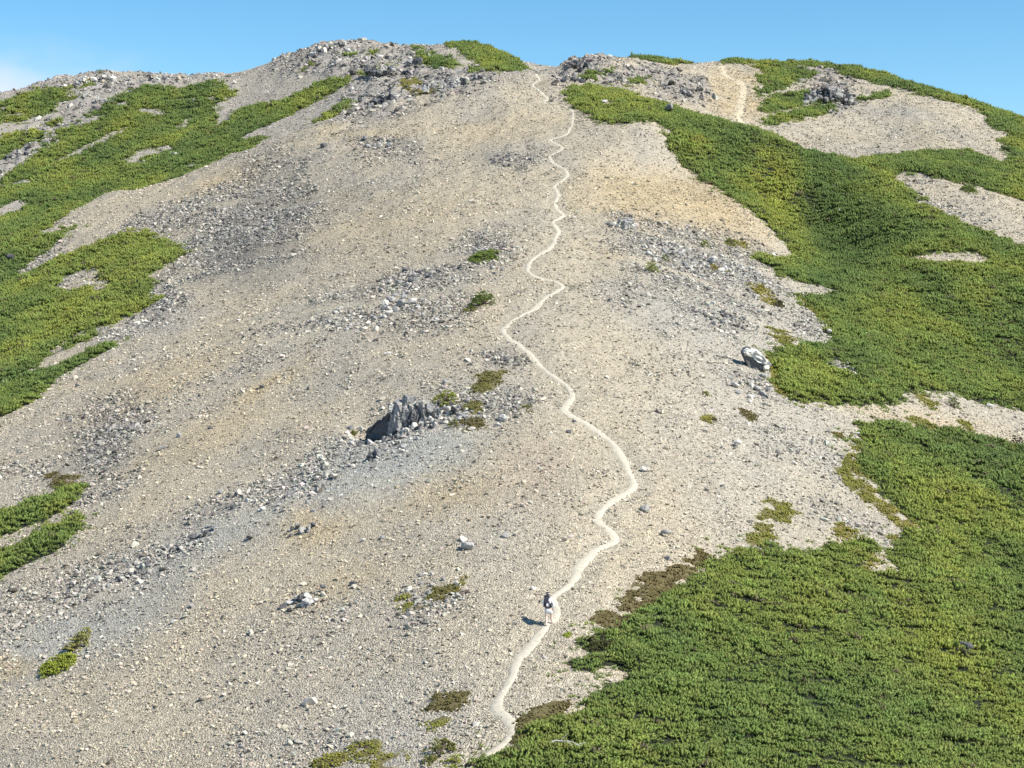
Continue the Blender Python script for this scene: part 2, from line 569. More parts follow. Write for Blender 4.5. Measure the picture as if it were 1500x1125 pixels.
def ground_material():
    m, nt, bs = new_mat("scree_ground", 0.95, 0.1)
    at = N(nt, "ShaderNodeAttribute", attribute_name="col")
    geo = N(nt, "ShaderNodeNewGeometry")
    vo = N(nt, "ShaderNodeTexVoronoi")
    vo.inputs["Scale"].default_value = 6.5
    nt.links.new(geo.outputs["Position"], vo.inputs["Vector"])
    c1 = ramp(nt, vo.outputs["Color"], [(0.0, (0.62, 0.62, 0.62)), (0.5, (0.95, 0.94, 0.93)), (1.0, (1.35, 1.33, 1.28))])
    vo2 = N(nt, "ShaderNodeTexVoronoi", feature='DISTANCE_TO_EDGE')
    vo2.inputs["Scale"].default_value = 6.5
    nt.links.new(geo.outputs["Position"], vo2.inputs["Vector"])
    no = N(nt, "ShaderNodeTexNoise")
    no.inputs["Scale"].default_value = 2.2
    no.inputs["Detail"].default_value = 8
    no.inputs["Roughness"].default_value = 0.75
    nt.links.new(geo.outputs["Position"], no.inputs["Vector"])
    c2 = ramp(nt, no.outputs["Fac"], [(0.3, (0.72, 0.72, 0.72)), (0.7, (1.2, 1.2, 1.2))])
    c = mul_col(nt, mul_col(nt, at.outputs["Color"], c1, 0.8), c2)
    nt.links.new(c, bs.inputs["Base Color"])
    bp = N(nt, "ShaderNodeBump")
    bp.inputs["Strength"].default_value = 0.9
    bp.inputs["Distance"].default_value = 0.06
    rr = ramp(nt, vo2.outputs["Distance"], [(0.0, (0, 0, 0)), (0.25, (1, 1, 1))])
    mx = N(nt, "ShaderNodeMath", operation='ADD')
    nt.links.new(rr, mx.inputs[0])
    nt.links.new(no.outputs["Fac"], mx.inputs[1])
    nt.links.new(mx.outputs[0], bp.inputs["Height"])
    nt.links.new(bp.outputs[0], bs.inputs["Normal"])
    return m


def stone_material(name, instanced=True, base=(0.4, 0.38, 0.35)):
    m, nt, bs = new_mat(name, 0.9, 0.15)
    geo = N(nt, "ShaderNodeNewGeometry")
    no = N(nt, "ShaderNodeTexNoise")
    no.inputs["Scale"].default_value = 3.0
    no.inputs["Detail"].default_value = 6
    no.inputs["Roughness"].default_value = 0.7
    nt.links.new(geo.outputs["Position"], no.inputs["Vector"])
    c2 = ramp(nt, no.outputs["Fac"], [(0.28, (0.55, 0.55, 0.56)), (0.5, (0.95, 0.95, 0.95)), (0.72, (1.2, 1.18, 1.12))])
    if instanced:
        at = N(nt, "ShaderNodeAttribute", attribute_name="col", attribute_type='INSTANCER')
        c = mul_col(nt, at.outputs["Color"], c2, 0.8)
    else:
        rg = N(nt, "ShaderNodeRGB")
        rg.outputs[0].default_value = (*base, 1)
        oi = N(nt, "ShaderNodeObjectInfo")
        c3 = ramp(nt, oi.outputs["Random"], [(0.0, (0.72, 0.73, 0.75)), (0.5, (0.95, 0.95, 0.95)), (1.0, (1.22, 1.18, 1.1))])
        c = mul_col(nt, mul_col(nt, rg.outputs[0], c2), c3)
    nt.links.new(c, bs.inputs["Base Color"])
    bp = N(nt, "ShaderNodeBump")
    bp.inputs["Strength"].default_value = 0.6 if instanced else 1.0
    bp.inputs["Distance"].default_value = 0.05 if instanced else 0.16
    nt.links.new(no.outputs["Fac"], bp.inputs["Height"])
    nt.links.new(bp.outputs[0], bs.inputs["Normal"])
    return m


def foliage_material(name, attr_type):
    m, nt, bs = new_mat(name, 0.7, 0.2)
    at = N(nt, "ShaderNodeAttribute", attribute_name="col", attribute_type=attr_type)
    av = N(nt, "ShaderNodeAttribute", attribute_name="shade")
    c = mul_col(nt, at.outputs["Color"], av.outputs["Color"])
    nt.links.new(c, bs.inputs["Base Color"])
    tr = N(nt, "ShaderNodeBsdfTranslucent")
    nt.links.new(c, tr.inputs["Color"])
    mx = N(nt, "ShaderNodeMixShader")
    mx.inputs[0].default_value = 0.22
    nt.links.new(bs.outputs[0], mx.inputs[1])
    nt.links.new(tr.outputs[0], mx.inputs[2])
    nt.links.new(mx.outputs[0], nt.nodes["Material Output"].inputs["Surface"])
    return m


def plain(name, rgb, rough=0.8, vary=0.15, scale=12.0):
    m, nt, bs = new_mat(name, rough, 0.3)
    no = N(nt, "ShaderNodeTexNoise")
    no.inputs["Scale"].default_value = scale
    no.inputs["Detail"].default_value = 5
    tc = N(nt, "ShaderNodeTexCoord")
    nt.links.new(tc.outputs["Object"], no.inputs["Vector"])
    lo = tuple(c * (1 - vary) for c in rgb)
    hi = tuple(min(1, c * (1 + vary)) for c in rgb)
    nt.links.new(ramp(nt, no.outputs["Fac"], [(0.3, lo), (0.7, hi)]), bs.inputs["Base Color"])
    return m


M_GROUND = ground_material()
M_STONE_I = stone_material("scree_stone")
M_ROCK = stone_material("grey_rock", False, (0.34, 0.33, 0.315))
M_ROCK_PALE = stone_material("pale_rock", False, (0.58, 0.555, 0.51))
M_ROCK_DARK_SHADED = stone_material("dark_and_shaded_rock", False, (0.13, 0.13, 0.135))  # dark stones; also paints shade onto outcrop wedge and boulder body
M_ROCK_TAN = stone_material("tan_rock", False, (0.50, 0.43, 0.33))
M_FOL_I = foliage_material("pine_needles", 'INSTANCER')
M_FOL = foliage_material("shrub_needles", 'GEOMETRY')
M_UNDER = plain("undergrowth", (0.016, 0.020, 0.009), 0.95, 0.4, 3.0)  # bark and litter, with the thicket's inner shade put into the colour
M_UNDER_H = plain("heath_floor", (0.12, 0.10, 0.045), 0.95, 0.4, 5.0)
M_BARK = plain("bark", (0.13, 0.10, 0.075), 0.9, 0.3)
M_DEAD = plain("bleached_wood", (0.40, 0.38, 0.35), 0.85, 0.2)

# ------------------------------------------------------------------ mountain slope mesh
vid = np.arange(NR * NC).reshape(NR, NC)
quads = np.stack([vid[:-1, :-1], vid[:-1, 1:], vid[1:, 1:], vid[1:, :-1]], -1).reshape(-1, 4)
P3 = np.stack([GX, GY, GZ], -1)
me = mesh_np("mountain_slope", P3.reshape(-1, 3), quads)
set_col(me, "col", gcol.reshape(-1, 3))
smooth_mesh(me)
me.materials.append(M_GROUND)
slope = bpy.data.objects.new("mountain_slope", me)
link(slope)
tag(slope, "tan and grey stony mountain slope rising to the blue sky", None, None, "structure")


def trail_mesh(name, ln, width, label, tone=(1, 1, 1)):
    t = np.gradient(ln, axis=0)
    t /= np.linalg.norm(t, axis=1)[:, None] + 1e-9
    nrm = np.stack([t[:, 1], -t[:, 0]], 1)
    s = np.cumsum(np.r_[0, np.linalg.norm(np.diff(ln, axis=0), axis=1)])
    wv = width * (1 + 0.38 * noise2(s / 3.3, s * 0 + 3.3, 5) + 0.22 * noise2(s / 0.7, s * 0 + 1.3, 6))
    ks = np.linspace(-1, 1, 7)
    co = []
    for k in ks:
        jag = 0.12 * noise2(s / 0.5, s * 0 + k * 7, 8) * abs(k)
        p = ln + nrm * ((k * wv / 2 + jag))[:, None]
        z = grid_at(GZ, p[:, 0], p[:, 1]) + 0.05 - 0.075 * abs(k) ** 3
        co.append(np.column_stack([p, z]))
    co = np.stack(co, 1)
    n, k = co.shape[:2]
    ids = np.arange(n * k).reshape(n, k)
    q = np.stack([ids[:-1, :-1], ids[:-1, 1:], ids[1:, 1:], ids[1:, :-1]], -1).reshape(-1, 4)
    me = mesh_np(name, co.reshape(-1, 3), q)
    smooth_mesh(me)
    m = bpy.data.materials.get("trail_dirt" + str(tone[0]))
    if m is None:
        m, nt, bs = new_mat("trail_dirt" + str(tone[0]), 0.95, 0.1)
        geo = N(nt, "ShaderNodeNewGeometry")
        no = N(nt, "ShaderNodeTexNoise")
        no.inputs["Scale"].default_value = 3.5
        no.inputs["Detail"].default_value = 8
        no.inputs["Roughness"].default_value = 0.75
        nt.links.new(geo.outputs["Position"], no.inputs["Vector"])
        nt.links.new(ramp(nt, no.outputs["Fac"], [(p_, tuple(a_ * b_ for a_, b_ in zip(c_, tone))) for p_, c_ in ((0.3, (0.32, 0.285, 0.22)), (0.5, (0.455, 0.41, 0.325)), (0.72, (0.52, 0.47, 0.375)))]), bs.inputs["Base Color"])
        bp = N(nt, "ShaderNodeBump")
        bp.inputs["Strength"].default_value = 0.5
        bp.inputs["Distance"].default_value = 0.04
        nt.links.new(no.outputs["Fac"], bp.inputs["Height"])
        nt.links.new(bp.outputs[0], bs.inputs["Normal"])
    me.materials.append(m)
    o = bpy.data.objects.new(name, me)
    link(o)
    tag(o, label, None, None, "structure")
    return o


trail_mesh("trail", tl1, 0.62, "pale dirt footpath zigzagging up the scree ridge past the hiker")
trail_mesh("trail", tl2, 1.7, "short pale footpath on the far tan slope below the skyline", (1.02, 0.96, 0.85))

# ------------------------------------------------------------------ rock shapes


def hull_mesh(name, pts, mat=None, smooth_angle=None):
    bm = bmesh.new()
    for p in pts:
        bm.verts.new(p)
    r = bmesh.ops.convex_hull(bm, input=bm.verts)
    bad = [g for g in r["geom_interior"] if isinstance(g, bmesh.types.BMVert)] + [g for g in r["geom_unused"] if isinstance(g, bmesh.types.BMVert)]
    if bad:
        bmesh.ops.delete(bm, geom=list(set(bad)), context='VERTS')
    bmesh.ops.dissolve_limit(bm, angle_limit=math.radians(9), verts=bm.verts, edges=bm.edges)
    me = bpy.data.meshes.new(name)
    bm.to_mesh(me)
    bm.free()
    if mat:
        me.materials.append(mat)
    return me


def rock_points(r, n=14, flat=0.6, boxy=0.5):
    pts = []
    for _ in range(n):
        v = r.normal(size=3)
        v /= np.linalg.norm(v)
        bx = v / np.max(np.abs(v))
        v = v * (1 - boxy) + bx * boxy * 0.85
        v *= r.uniform(0.75, 1.05)
        pts.append((v[0], v[1] * r.uniform(0.8, 1), v[2] * flat))
    return pts


def variant_collection(name, meshes):
    c = bpy.data.collections.new(name)
    for i, me in enumerate(meshes):
        o = bpy.data.objects.new("%s_piece_%02d" % (name, i), me)
        c.objects.link(o)
    return c


rr = np.random.default_rng(3)
stone_var = variant_collection("stone_shapes", [hull_mesh("stone_shape", rock_points(rr, rr.integers(8, 12), rr.uniform(0.35, 0.75), 0.4), M_STONE_I) for _ in range(14)])
block_var = variant_collection("block_shapes", [hull_mesh("block_shape", rock_points(rr, rr.integers(12, 18), rr.uniform(0.45, 0.85), 0.6), M_STONE_I) for _ in range(12)])


def scatter_nodes(coll):
    ng = bpy.data.node_groups.new("scatter_" + coll.name, 'GeometryNodeTree')
    ng.interface.new_socket("Geometry", in_out='INPUT', socket_type='NodeSocketGeometry')
    ng.interface.new_socket("Geometry", in_out='OUTPUT', socket_type='NodeSocketGeometry')
    gi = ng.nodes.new("NodeGroupInput")
    go = ng.nodes.new("NodeGroupOutput")
    ci = ng.nodes.new("GeometryNodeCollectionInfo")
    ci.inputs["Collection"].default_value = coll
    ci.inputs["Separate Children"].default_value = True
    ci.inputs["Reset Children"].default_value = True
    ip = ng.nodes.new("GeometryNodeInstanceOnPoints")
    ip.inputs["Pick Instance"].default_value = True

    def na(name, t):
        n = ng.nodes.new("GeometryNodeInputNamedAttribute")
        n.data_type = t
        n.inputs["Name"].default_value = name
        return [s for s in n.outputs if s.enabled][0]
    ng.links.new(gi.outputs[0], ip.inputs["Points"])
    ng.links.new(ci.outputs[0], ip.inputs["Instance"])
    ng.links.new(na("idx", 'INT'), ip.inputs["Instance Index"])
    e2r = ng.nodes.new("FunctionNodeEulerToRotation")
    ng.links.new(na("rot", 'FLOAT_VECTOR'), e2r.inputs[0])
    ng.links.new(e2r.outputs[0], ip.inputs["Rotation"])
    ng.links.new(na("scl", 'FLOAT_VECTOR'), ip.inputs["Scale"])
    ng.links.new(ip.outputs[0], go.inputs[0])
    return ng


def scatter(name, pts, rot, scl, colr, coll, parent=None):
    me = bpy.data.meshes.new(name)
    n = len(pts)
    me.vertices.add(n)
    me.vertices.foreach_set("co", np.asarray(pts, dtype=np.float32).ravel())
    for nm, arr in (("rot", rot), ("scl", scl)):
        a = me.attributes.new(nm, 'FLOAT_VECTOR', 'POINT')
        a.data.foreach_set("vector", np.asarray(arr, dtype=np.float32).ravel())
    a = me.attributes.new("idx", 'INT', 'POINT')
    a.data.foreach_set("value", rng.integers(0, len(coll.objects), n).astype(np.int32))
    set_col(me, "col", colr)
    o = bpy.data.objects.new(name, me)
    link(o, parent)
    md = o.modifiers.new("scatter", 'NODES')
    ng = bpy.data.node_groups.get("scatter_" + coll.name) or scatter_nodes(coll)
    md.node_group = ng
    return o


# ------------------------------------------------------------------ plant cover: outlines on the slope
M1 = [(150, 152), (190, 132), (217, 126), (267, 129), (300, 122), (318, 117), (330, 130), (352, 134), (325, 150), (316, 160), (330, 166), (315, 178), (328, 174), (350, 160), (380, 153),
      (415, 147), (440, 137), (470, 120), (500, 113), (515, 118), (500, 130), (470, 147), (420, 172), (362, 196), (360, 203), (384, 203), (378, 213), (362, 232), (300, 253), (233, 277),
      (187, 295), (133, 310), (98, 322), (60, 342), (50, 350), (110, 334), (75, 362), (40, 385), (27, 402), (-60, 440), (-60, 350), (0, 320), (43, 303), (45, 290), (0, 303), (-60, 330), (-60, 300),
      (0, 265), (43, 232), (73, 200), (100, 187), (133, 163)]
MATS = [
    ("main", M1, 318, 1e9, "broad dark green dwarf pine thicket covering the left hillside behind the scree"),
    ("lk", [(-60, 345), (0, 322), (40, 307), (70, 306), (96, 316), (62, 341), (50, 350), (110, 334), (75, 362), (40, 385), (27, 402), (-60, 442)], 0, 340, "dwarf pine slope at the left edge linking the hillside thicket and the bright patch"),
    ("b1", [(-60, 180), (0, 150), (28, 140), (60, 130), (100, 129), (100, 143), (78, 165), (60, 172), (30, 181), (0, 182), (-60, 215)], 318, 1e9, "dwarf pine patch at the upper left edge below the rocky left crest"),
    ("b2", [(-60, 250), (0, 203), (20, 193), (68, 190), (70, 197), (50, 210), (30, 214), (7, 230), (0, 234), (-60, 270)], 318, 1e9, "dwarf pine patch at the left edge under a strip of grey rubble"),
    ("b3", [(65, 180), (80, 175), (92, 180), (80, 186), (66, 186)], 318, 1e9, "small dwarf pine patch between two rubble strips on the left hillside"),
    ("m3", [(-60, 440), (27, 405), (60, 391), (100, 373), (160, 349), (190, 340), (235, 345), (242, 357), (272, 360), (268, 374), (250, 386), (213, 406), (225, 415), (225, 426), (213, 437), (233, 438),
            (230, 446), (167, 475), (125, 487), (100, 500), (60, 530), (25, 552), (-60, 590)], 0, 316, "bright green dwarf pine patch with a bare stony hole, on the left flank"),
    ("m4", [(-60, 590), (30, 554), (90, 535), (130, 517), (168, 502), (173, 505), (120, 533), (80, 560), (45, 590), (15, 605), (-60, 640)], 0, 316, "long tapering dwarf pine tongue at the left edge of the scree"),
    ("m4b", [(93, 506), (133, 492), (136, 497), (100, 511)], 0, 316, "tiny sliver of dwarf pine above the tapering green tongue"),
    ("m5", [(-60, 785), (30, 742), (65, 727), (90, 713), (118, 711), (115, 723), (95, 750), (60, 766), (40, 773), (-60, 815)], 0, 316, "dwarf pine patch with a brown tip at the lower left edge"),
    ("m6", [(-60, 850), (35, 791), (60, 776), (121, 756), (122, 770), (100, 795), (50, 825), (-60, 880)], 0, 316, "low dwarf pine wedge right under the brown tipped patch, lower left"),
    ("g1", [(605, 69), (617, 71), (622, 77), (640, 80), (676, 96), (660, 101), (640, 101), (612, 93), (608, 82)], 340, 1e9, "green dwarf pine patch on the summit slope left of the saddle"),
    ("g2", [(652, 64), (690, 64), (720, 72), (742, 79), (773, 101), (745, 107), (715, 101), (690, 90), (675, 76)], 340, 1e9, "dwarf pine patch on the skyline just left of the saddle"),
    ("g3", [(455, 181), (480, 167), (500, 150), (515, 147), (515, 158), (488, 178), (460, 186)], 330, 1e9, "narrow dwarf pine wedge at the foot of the summit crag"),
    ("c1", [(97, 146), (105, 140), (122, 138), (118, 144), (102, 149)], 318, 1e9, "tiny dwarf pine patch among the rubble below the left crest"),
    ("c2", [(112, 131), (128, 122), (136, 122), (126, 131)], 318, 1e9, "tiny dwarf pine patch on the left rocky crest"),
    ("c3", [(436, 104), (455, 92), (462, 96), (442, 106)], 345, 1e9, "tiny dwarf pine streak on the left shoulder of the highest summit"),
    ("c4", [(466, 72), (480, 68), (482, 73), (470, 76)], 345, 1e9, "tiny dwarf pine patch just under the highest summit"),
    ("c5", [(500, 79), (512, 77), (516, 82), (505, 84)], 345, 1e9, "tiny dwarf pine patch right of the highest summit"),
    ("c6", [(530, 80), (548, 74), (552, 78), (535, 82)], 345, 1e9, "small dwarf pine streak below the skyline right of the highest summit"),
    ("c7", [(560, 97), (570, 94), (572, 101), (562, 103)], 345, 1e9, "tiny dwarf pine patch in the ribs of the summit crag"),
    ("c8", [(682, 102), (715, 100), (720, 105), (690, 106)], 340, 1e9, "thin dwarf pine line under the skyline patch left of the saddle"),
    ("g4", [(525, 104), (548, 103), (548, 109), (530, 112)], 330, 1e9, "small dwarf pine patch in the middle of the grey summit crag"),
    ("g5", [(840, 121), (860, 109), (880, 106), (896, 100), (890, 110), (870, 118), (846, 125)], 330, 1e9, "dwarf pine streak on the rocky knob right of the saddle"),
    ("g6", [(903, 126), (930, 117), (950, 113), (955, 117), (925, 127)], 330, 1e9, "thin dwarf pine streak on the stony slope behind the right knob"),
    ("m8", [(828, 131), (845, 128), (870, 127), (905, 131), (935, 143), (967, 153), (985, 160), (1000, 163), (1033, 172), (1073, 183), (1103, 187), (1140, 203), (1163, 212), (1180, 223), (1213, 229),
            (1247, 234), (1275, 234), (1310, 226), (1350, 224), (1380, 221), (1410, 223), (1440, 231), (1475, 242), (1481, 235), (1475, 215), (1462, 210), (1477, 200), (1457, 187), (1433, 160), (1367, 144), (1300, 127),
            (1230, 108), (1230, 94), (1290, 100), (1340, 118), (1430, 148), (1500, 172), (1580, 200), (1580, 330), (1500, 297), (1483, 290), (1440, 278), (1370, 260), (1320, 253), (1308, 257), (1305, 264), (1330, 280), (1355, 290),
            (1345, 300), (1370, 310), (1410, 328), (1450, 345), (1480, 357), (1500, 365), (1580, 400), (1580, 620), (1500, 604), (1467, 597), (1423, 587), (1400, 576), (1367, 577), (1337, 577), (1323, 590), (1293, 597),
            (1260, 598), (1217, 592), (1160, 587), (1140, 572), (1127, 548), (1127, 516), (1160, 507), (1197, 505), (1217, 508), (1213, 488), (1210, 470), (1180, 450), (1168, 436), (1190, 438), (1230, 431), (1223, 423),
            (1157, 412), (1097, 376), (1112, 372), (1130, 378), (1177, 386), (1170, 380), (1117, 323), (1060, 283), (1000, 245), (980, 220), (977, 193), (957, 177), (920, 181), (887, 182), (860, 170), (840, 157), (829, 141)],
     0, 1e9, "vast dwarf pine thicket filling the gully and the whole right slope"),
    ("d1", [(1105, 98), (1130, 92), (1160, 97), (1195, 104), (1203, 108), (1190, 114), (1165, 122), (1150, 130), (1125, 136), (1108, 141), (1107, 132), (1120, 128), (1108, 118), (1113, 108)], 310, 1e9, "dwarf pine patch above the rock tor and right of the short far path"),
    ("d2", [(1117, 150), (1140, 138), (1190, 135), (1235, 146), (1225, 151), (1185, 155), (1150, 162), (1120, 166)], 310, 1e9, "dwarf pine patch right below the rock tor on the far slope"),
    ("d3", [(1110, 183), (1120, 175), (1150, 168), (1190, 156), (1225, 154), (1215, 165), (1190, 172), (1150, 180), (1125, 185)], 310, 1e9, "lowest dwarf pine patch left of the far tan scree fan"),
    ("d4", [(1250, 148), (1280, 140), (1300, 135), (1306, 139), (1295, 144), (1255, 149)], 310, 1e9, "thin dwarf pine streak right of the rock tor"),
    ("d5", [(1060, 88), (1130, 88), (1230, 94), (1230, 104), (1190, 98), (1130, 94), (1060, 94)], 310, 1e9, "dark dwarf pine fringe along the far right skyline"),
    ("d6", [(930, 84), (1000, 84), (1008, 94), (970, 94)], 310, 1e9, "dark dwarf pine fringe on the skyline of the right knob"),
    ("m9", [(1580, 690), (1500, 657), (1470, 652), (1430, 641), (1390, 632), (1340, 625), (1300, 618), (1275, 617), (1258, 632), (1250, 660), (1262, 690), (1280, 720), (1320, 752), (1350, 780), (1314, 786), (1302, 795), (1304, 815), (1300, 832),
            (1277, 838), (1266, 836), (1276, 818), (1284, 802), (1280, 788), (1222, 791), (1213, 805), (1183, 804), (1147, 803), (1127, 797), (1080, 808), (1033, 818), (1000, 850), (960, 877), (930, 897), (910, 918), (880, 925),
            (845, 940), (850, 952), (880, 950), (833, 972), (837, 981), (883, 981), (917, 989), (897, 1000), (860, 1021), (833, 1040), (800, 1055), (775, 1070), (767, 1090), (720, 1101), (687, 1121), (650, 1190), (1580, 1190)],
     0, 1e9, "large dwarf pine thicket filling the lower right foreground"),
]
HOLES = [([(80, 428), (92, 408), (110, 400), (130, 394), (145, 397), (140, 410), (160, 418), (145, 432), (135, 421), (100, 428)], 0, 316),
         ([(183, 236), (203, 222), (215, 220), (247, 213), (252, 217), (220, 229), (195, 238)], 318, 1e9),
         ([(135, 210), (160, 197), (183, 187), (182, 192), (150, 210), (133, 216)], 318, 1e9),
         ([(257, 190), (270, 178), (278, 173), (272, 184), (260, 193)], 318, 1e9), ([(280, 187), (286, 183), (294, 185), (288, 190)], 318, 1e9),
         ([(102, 186), (130, 174), (154, 168), (140, 178), (115, 186)], 318, 1e9), ([(170, 160), (172, 152), (188, 150), (180, 156)], 318, 1e9),
         ([(62, 220), (85, 208), (92, 210), (70, 219)], 318, 1e9), ([(85, 235), (110, 222), (130, 212), (125, 220), (95, 236), (60, 250)], 318, 1e9),
         ([(316, 178), (325, 162), (342, 165), (335, 178), (318, 190)], 318, 1e9),
         ([(1207, 538), (1228, 526), (1240, 540), (1262, 560), (1245, 553)], 0, 1e9),
         ([(1330, 378), (1380, 370), (1430, 372), (1452, 385), (1420, 386), (1380, 384)], 0, 1e9),
         ([(880, 150), (898, 150), (897, 154), (882, 154)], 0, 1e9)]
hole_s = np.full(GX.shape, -99.0)
for p, a, b in HOLES:
    hole_s = np.maximum(hole_s, sdf_poly(world_poly(p, a, b), 4))
jag = (0.8 * fbm(GX / 1.9, GY / 2.8, 91, 4, 0.6) + 0.35 * noise2(GX / 0.6, GY / 0.8, 95)) * np.clip(DD / 120, 0.7, 2.6)
streak = fbm((GX * 0.35 + GY * 0.94) / 3.2, (GX * 0.94 - GY * 0.35) / 22.0, 97, 3)
mats = []
cover = np.full(GX.shape, -99.0)
for key, poly, a, b, lab in MATS:
    s = sdf_poly(world_poly(poly, a, b))
    s = s + np.where(s > -90, jag, 0)
    s = np.minimum(s, -hole_s + jag * 0.5)
    if key in ("main", "b1", "b2"):
        s = np.minimum(s, 5.0 * (0.50 - streak) + 1.0)       # bare streaks between the bushes
    mats.append((key, s, lab))
    cover = np.maximum(cover, s)
HEATH = [
    ([(873, 907), (880, 890), (910, 890), (925, 870), (945, 848), (985, 835), (1030, 806), (1042, 812), (1005, 852), (955, 880), (925, 900), (905, 918), (880, 917)], "brown heath strip along the upper edge of the lower right thicket", 'brown'),
    ([(765, 1090), (753, 1080), (765, 1055), (800, 1035), (835, 1026), (832, 1042), (800, 1057), (775, 1072)], "dark brown heath strip between the trail bend and the foreground thicket", 'brown'),
    ([(1078, 806), (1100, 775), (1110, 755), (1120, 732), (1150, 733), (1167, 750), (1160, 763), (1130, 765), (1122, 797)], "olive heath tongue climbing the scree above the right thicket", 'olive'),
    ([(1222, 692), (1233, 665), (1262, 640), (1256, 665), (1268, 695), (1290, 725), (1325, 755), (1355, 782), (1322, 786), (1320, 774), (1275, 742), (1247, 716)], "olive heath band on the left rim of the upper right foreground thicket", 'olive'),
    ([(1250, 846), (1262, 826), (1276, 808), (1282, 815), (1274, 838), (1262, 852)], "olive heath rim left of the small bare bay in the right thicket", 'olive'),
    ([(1290, 783), (1316, 780), (1330, 786), (1312, 800), (1304, 794)], "olive heath rim above the small bare bay in the right thicket", 'olive'),
    ([(1213, 768), (1235, 765), (1250, 775), (1245, 790), (1222, 790)], "olive heath tuft in the notch above the right thicket", 'olive'),
    ([(700, 545), (740, 545), (735, 562), (710, 578), (688, 575), (700, 560)], "olive brown triangular heath patch uphill of the big outcrop", 'brownolive'),
    ([(668, 590), (690, 584), (705, 597), (703, 608), (690, 606)], "dark heath patch right of the bright cushion at the outcrop", 'brownolive'),
    ([(684, 616), (698, 612), (702, 625), (690, 630)], "small brown heath patch by the pale slab right of the outcrop", 'brown'),
    ([(760, 597), (775, 592), (772, 602), (762, 604)], "tiny olive heath spot next to the round pale boulder", 'brownolive'),
    ([(600, 893), (625, 878), (640, 862), (672, 850), (685, 836), (682, 855), (650, 878), (612, 895)], "brown heath patch threaded among the grey stone patch", 'brownolive'),
    ([(583, 888), (600, 884), (606, 892), (588, 899)], "small olive heath spot at the lower end of the grey stone patch", 'olive'),
    ([(583, 875), (595, 869), (600, 876), (588, 881)], "small olive heath spot left of the grey stone patch", 'olive'),
    ([(628, 1035), (645, 1018), (672, 1012), (676, 1025), (662, 1042), (650, 1040), (632, 1045)], "reddish brown heath patch left of the lower trail bend", 'brown'),
    ([(626, 1060), (640, 1048), (668, 1048), (664, 1060), (640, 1066)], "olive heath patch below the reddish brown one", 'olive'),
    ([(512, 1095), (530, 1086), (552, 1086), (550, 1102), (530, 1110), (515, 1104)], "round olive heath patch near the bottom edge", 'olive'),
    ([(465, 1115), (485, 1106), (505, 1103), (510, 1112), (480, 1124)], "low olive heath patch at the bottom edge left of the round one", 'olive'),
    ([(540, 1118), (565, 1108), (595, 1100), (602, 1110), (580, 1118), (590, 1140), (545, 1140)], "olive heath patch cut by the bottom edge", 'olive'),
    ([(1095, 413), (1112, 414), (1128, 436), (1152, 444), (1130, 450), (1106, 430)], "bright olive heath patch left of the gully thicket", 'olive'),
    ([(1125, 478), (1145, 484), (1172, 502), (1150, 504), (1132, 492)], "olive heath patch above the dark sided boulder", 'olive'),
    ([(1165, 432), (1195, 440), (1220, 465), (1240, 480), (1222, 500), (1208, 470), (1180, 452)], "yellow olive heath rim along the right thicket", 'olive'),
    ([(1330, 612), (1350, 612), (1378, 625), (1365, 632), (1340, 622)], "olive heath patch on the bare sandy band at right", 'olive'),
    ([(1398, 615), (1412, 617), (1430, 632), (1420, 633)], "long olive heath streak on the bare sandy band", 'olive'),
    ([(1335, 578), (1350, 578), (1372, 592), (1365, 598), (1345, 590)], "olive heath patch under the thicket edge by the sandy band", 'olive'),
    ([(1440, 638), (1470, 645), (1500, 655), (1500, 664), (1465, 655)], "olive heath streak at the right edge below the sandy band", 'olive'),
    ([(1084, 600), (1092, 601), (1107, 616), (1098, 617)], "small brown heath spot on the right scree below the boulder", 'brown'),
    ([(1028, 609), (1040, 607), (1043, 615), (1030, 617)], "small olive heath spot on the scree right of the trail", 'olive'),
    ([(1217, 634), (1233, 633), (1230, 641), (1220, 641)], "small dark heath spot on the scree left of the foreground thicket rim", 'brownolive'),
    ([(1066, 351), (1088, 355), (1086, 361), (1068, 358)], "small olive heath spot high on the tan scree right of the trail", 'olive'),
    ([(1035, 385), (1060, 390), (1055, 400), (1040, 397)], "olive heath patch among the pale blocks of the right rubble", 'brownolive'),
    ([(80, 692), (112, 698), (112, 710), (85, 712)], "brown withered heath above the lower left thicket", 'brown'),
    ([(1123, 512), (1135, 518), (1140, 560), (1150, 580), (1136, 576), (1124, 548)], "olive heath rim right of the dark sided boulder", 'olive'),
    ([(590, 115), (615, 112), (620, 122), (600, 130), (585, 126)], "olive heath patch on the rocks of the summit crag", 'olive'),
    ([(608, 132), (640, 126), (645, 135), (612, 142)], "olive heath strip along the foot of the summit crag", 'olive'),
    ([(648, 136), (680, 130), (690, 132), (665, 139)], "thin olive heath strip at the foot of the summit rocks near the saddle", 'olive'),
]
heaths = []
for poly, lab, tone in HEATH:
    dm = 330 if max(p[1] for p in poly) < 145 else 0
    s = sdf_poly(world_poly(poly, dm), 4)
    s = s + np.where(s > -90, jag * 0.6, 0) + (0.35 if tone == 'brown' else 0.1)
    heaths.append((s, lab, tone))
    cover = np.maximum(cover, s)
# ground under the plants is dark humus
hum = sstep(cover, -0.1, 0.5)

# ------------------------------------------------------------------ foliage shapes


